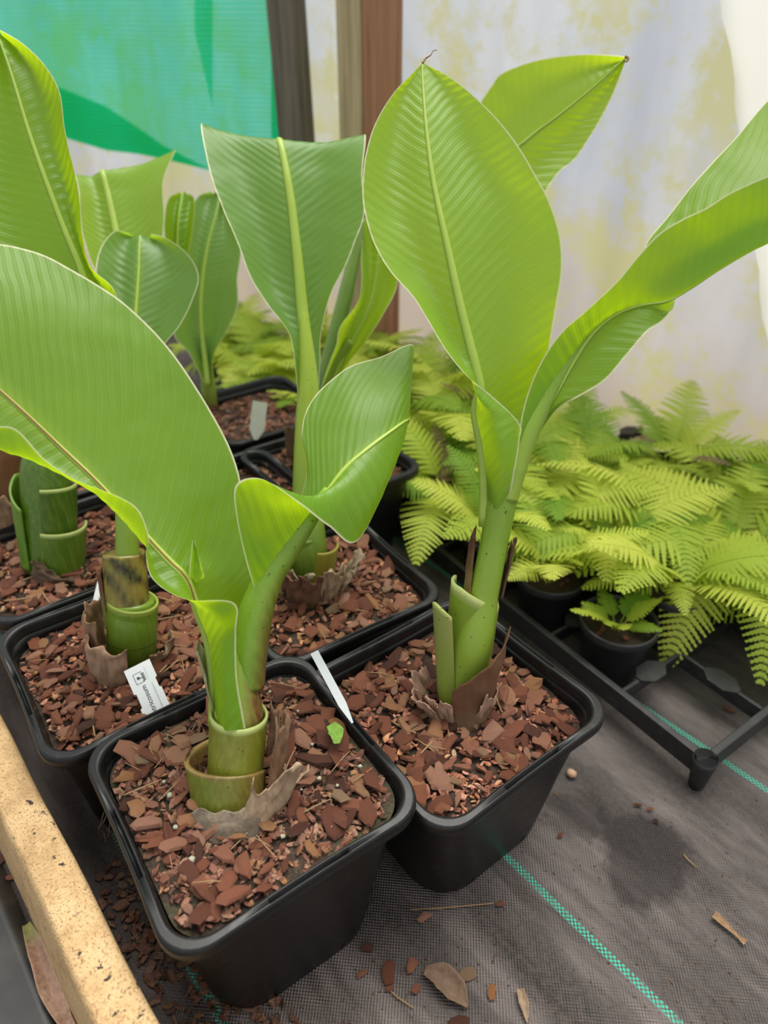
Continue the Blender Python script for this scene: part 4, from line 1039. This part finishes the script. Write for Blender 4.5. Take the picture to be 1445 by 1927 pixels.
COLN = {0: 'the row nearest the bananas', 1: 'the second row from the bananas', 2: 'the third row from the bananas', 3: 'the fourth row from the bananas', 4: 'the fifth row from the bananas', 5: 'the sixth row from the bananas'}
for i in range(6):
    cnt = 0
    for j in range(12):
        if (i, j) in ((0, 0), (1, 0)): continue
        offA = .03 if i >= 3 else 0; offB = .03 if j >= 5 else 0
        if i >= 3: offB += .10
        p = T0+TA*((i+.5)*CELL+offA)+TB*((j+.5)*CELL+offB)
        if wclear(p) < .19: continue
        # keep what the frame can show
        rel = p+Vector((0, 0, .15))-CAM; d = rel.dot(FW); u = 722.5+F*rel.x/d; v = 963.5-F*rel.dot(UP)/d
        if u > 1640 or u < 300 or d < .5: continue
        cnt += 1
        nm = ORD[cnt-1]
        if i == 0 and j == 1:
            fern(('small young fern with short bright fronds in the frontmost round pot', 'standing foremost beside the empty tray cell'), p, 8, 1.0, True, FRS, .6, 1.1); continue
        lab = ('yellow-green fern, '+nm+' from the front in '+COLN[i], 'of the '+nm+' fern in '+COLN[i])
        near = i == 0 and j < 4; big = i == 2 and j < 2
        fern(lab, p, 9 if near else 16 if big else 14, (1.3 if big else 1)*frnd.uniform(.92, 1.15)*(.85 if near else 1)*(1.08 if j > 3 else 1), j < 7 or i == 0, up=.22 if near else -.3 if big else 0, dead=1 if frnd.random() < .25 else 0)
# ------------------------------------------------------------------ litter on the ground cloth
def litter(u, v, px, label, rot, me=0, z=.004, tilt=.1, name='bark_chip', cat='bark chip'):
    p = onz(u, v, z); d = (p-CAM).dot(FW); s = px*d/F
    o = link(name, CHIPS[me % len(CHIPS)], None, p, (tilt, tilt*.5, math.radians(rot))); o.scale = (s, s, min(s, .018)); return tag(o, label, cat, 'bark chips fallen on the ground cloth')
for a in ((730, 1828, 52, 'oval brown bark chip left of the big dry leaf', 80, 2), (775, 1815, 46, 'curved bark chip just above the big dry leaf', 60, 0), (682, 1832, 26, 'small orange chip near the front pot base', 20, 1),
          (690, 1782, 42, 'flat orange bark chip against the front pot base', 5, 4), (800, 1725, 36, 'bark chip under the right-hand pot', 20, 1), (882, 1830, 50, 'triangular red bark chip right of the dry leaf', 15, 5),
          (735, 1860, 26, 'small chip under the oval brown chip', 0, 9), (785, 1860, 30, 'round reddish chip touching the dry leaf', 50, 11), (860, 1922, 60, 'bark chip cut by the bottom edge', 10, 3),
          (1200, 1514, 26, 'thin tan chip by the damp stain', -10, 10), (1224, 1522, 16, 'tiny red chip by the damp stain', 0, 1), (1234, 1544, 20, 'small dark red chip at the damp stain edge', -30, 4), (1054, 1572, 22, 'dark crumbled chip left of the damp stain', 20, 6),
          (942, 1700, 26, 'dark chip beside the right-hand pot', 10, 0), (925, 1865, 34, 'dark damp chip below the triangular chip', 70, 2),
          (1370, 1335, 40, 'dark red chip inside the empty tray cell', -30, 8), (180, 1840, 30, 'red chip between board and front pot', 10, 3), (230, 1700, 40, 'damp chip in the gap beside the front pot', 30, 5), (262, 1620, 44, 'large damp chip deep in the gap beside the front pot', 70, 1), (285, 1760, 30, 'damp brown chip low in the gap by the board', 120, 7),
          (10, 1610, 40, 'red chip left of the board', 40, 2), (18, 1650, 26, 'small chip left of the board', 0, 7)):
    litter(*a)
lr = random.Random(9)
mb = MB()
for i in range(420):
    u, v = lr.uniform(560, 1440), lr.uniform(1480, 1925)
    p = onz(u, v, .001); me = lr.choice(CHIPS); s = lr.uniform(.0012, .0045)
    Mx = Matrix.Translation(p) @ frame_rot(lr, .2).to_matrix().to_4x4() @ Matrix.Scale(s, 4)
    mb.add([Mx @ q.co for q in me.vertices], [tuple(q.vertices) for q in me.polygons])
for i in range(1100):
    p = FN*lr.uniform(.033, .135)+FD*lr.uniform(-.55, .05)+Vector((0, 0, .003)); me = lr.choice(CHIPS); s = lr.uniform(.006, .02)
    Mx = Matrix.Translation(p) @ frame_rot(lr, .3).to_matrix().to_4x4() @ Matrix.Scale(s, 4)
    mb.add([Mx @ q.co for q in me.vertices], [tuple(q.vertices) for q in me.polygons])
dbs = part('ground_debris', mb.V, mb.F, M['bark_damp_shaded'], None, smooth=False); tag(dbs, 'tiny crumbs of bark scattered on the ground cloth', 'debris', kind='stuff')
def dry_leaf(name, label, pts, widths, z, col, twist=0, curl=.3, cat='dead leaf', seed=0):
    P = [onz(u, v, z_) for (u, v), z_ in zip(pts, z)]; V = []; C_ = []; Fc = []; nv, nu = 40, 12
    for i in range(nv+1):
        t = i/nv*(len(P)-1); c = cr(P, t); T = (cr(P, min(t+.05, len(P)-1))-cr(P, max(t-.05, 0))).normalized(); S = Vector((-T.y, T.x, 0)).normalized()
        j = min(int(t), len(P)-2); wd = widths[j]+(widths[j+1]-widths[j])*(t-j); a = twist*math.sin(i/nv*5)
        for k in range(nu+1):
            f = k/nu*2-1; n_ = noise.noise(Vector((i*.12, f*2, seed)))
            V.append(c+S*(wd*f*math.cos(a))+Vector((0, 0, curl*wd*f*f+.15*wd*n_+abs(wd*math.sin(a)*f)))); C_.append(col(i/nv, f))
    for i in range(nv):
        for k in range(nu): a = i*(nu+1)+k; Fc.append((a, a+1, a+nu+2, a+nu+1))
    o = part(name, V, Fc, M['dry'], None, col=C_); s = o.modifiers.new('s', 'SOLIDIFY'); s.thickness = .0008
    return tag(o, label, cat)
dry_leaf('dry_leaf', 'dull brown dead leaf lying curled on the cloth below the right-hand pot', [(798, 1828), (830, 1840), (858, 1868), (880, 1895)], [.004, .013, .012, .002], [.006]*4, lambda t, f: (.20, .13, .085), curl=.5, seed=1)
dry_leaf('dry_strip', 'thin straw-brown curled leaf strip near the right edge', [(1342, 1722), (1365, 1742), (1385, 1760), (1402, 1776)], [.005, .004, .002, .004], [.004]*4, lambda t, f: (.36, .22, .12), curl=.5, seed=2)
dry_leaf('dry_strip', 'pale narrow dried leaf strip at the bottom edge', [(978, 1862), (985, 1890), (992, 1925)], [.004, .005, .001], [.004]*3, lambda t, f: (.36, .26, .17), curl=.6, seed=3)
dry_leaf('dried_sheath', 'pinkish dried leaf sheath lying left of the board', [(50, 1740), (75, 1800), (95, 1860), (125, 1925), (150, 1990)], [.004, .011, .011, .007, .010], [.02, .014, .012, .012, .012], lambda t, f: lerp((.30, .30, .10), PINKTAN, t*8-.5), twist=.7, curl=.4, seed=4)
dry_leaf('leaf_scrap', 'bright green round leaf scrap on the mulch of the front pot', [(622, 1364), (632, 1378), (634, 1400)], [.005, .008, .003], [SZ[1]+.022, SZ[1]+.020, SZ[1]+.018], lambda t, f: (.20, .40, .05), curl=.1, cat='leaf', seed=5)
pb = onz(1075, 1455, .005); o = link('snail_shell', pe[0], None, pb); o.scale = (.014, .014, .012); tag(o, 'small tan round shell lying alone on the cloth', 'shell'); o.data = pe[0].copy(); o.data.materials[0] = plain('tan_shell', (.42, .27, .17), .6, .3, .2, 200)
for u, v, L, rz, lab in ((755, 1880, .028, -35, 'short tan twig left of the dry leaf'), (850, 1706, .09, 4, 'long thin root thread under the right-hand pot'), (1298, 1620, .018, -60, 'tiny reddish twig on the damp stain')):
    o = link('twig', tw[0], None, onz(u, v, .003), (0, 0, math.radians(rz))); o.scale = (L, .02, .02); tag(o, lab, 'twig')
o = thing('root_threads', 'dark stringy roots hanging over the left rim of the front pot', 'roots', onz(195, 1530, .2)); rb = o.location.copy(); rr = random.Random(4)
for (u, v) in ((196, 1528), (200, 1535), (198, 1522), (275, 1640), (280, 1650)):
    P = [at(u, v, .672)]
    for q in range(6): P.append(P[-1]+Vector((rr.uniform(-.004, .003), rr.uniform(-.003, .002), -.006)))
    V, Fc = tubem(P, [.0007]*7, 5); part('root', V, Fc, M['root'], o, rb)
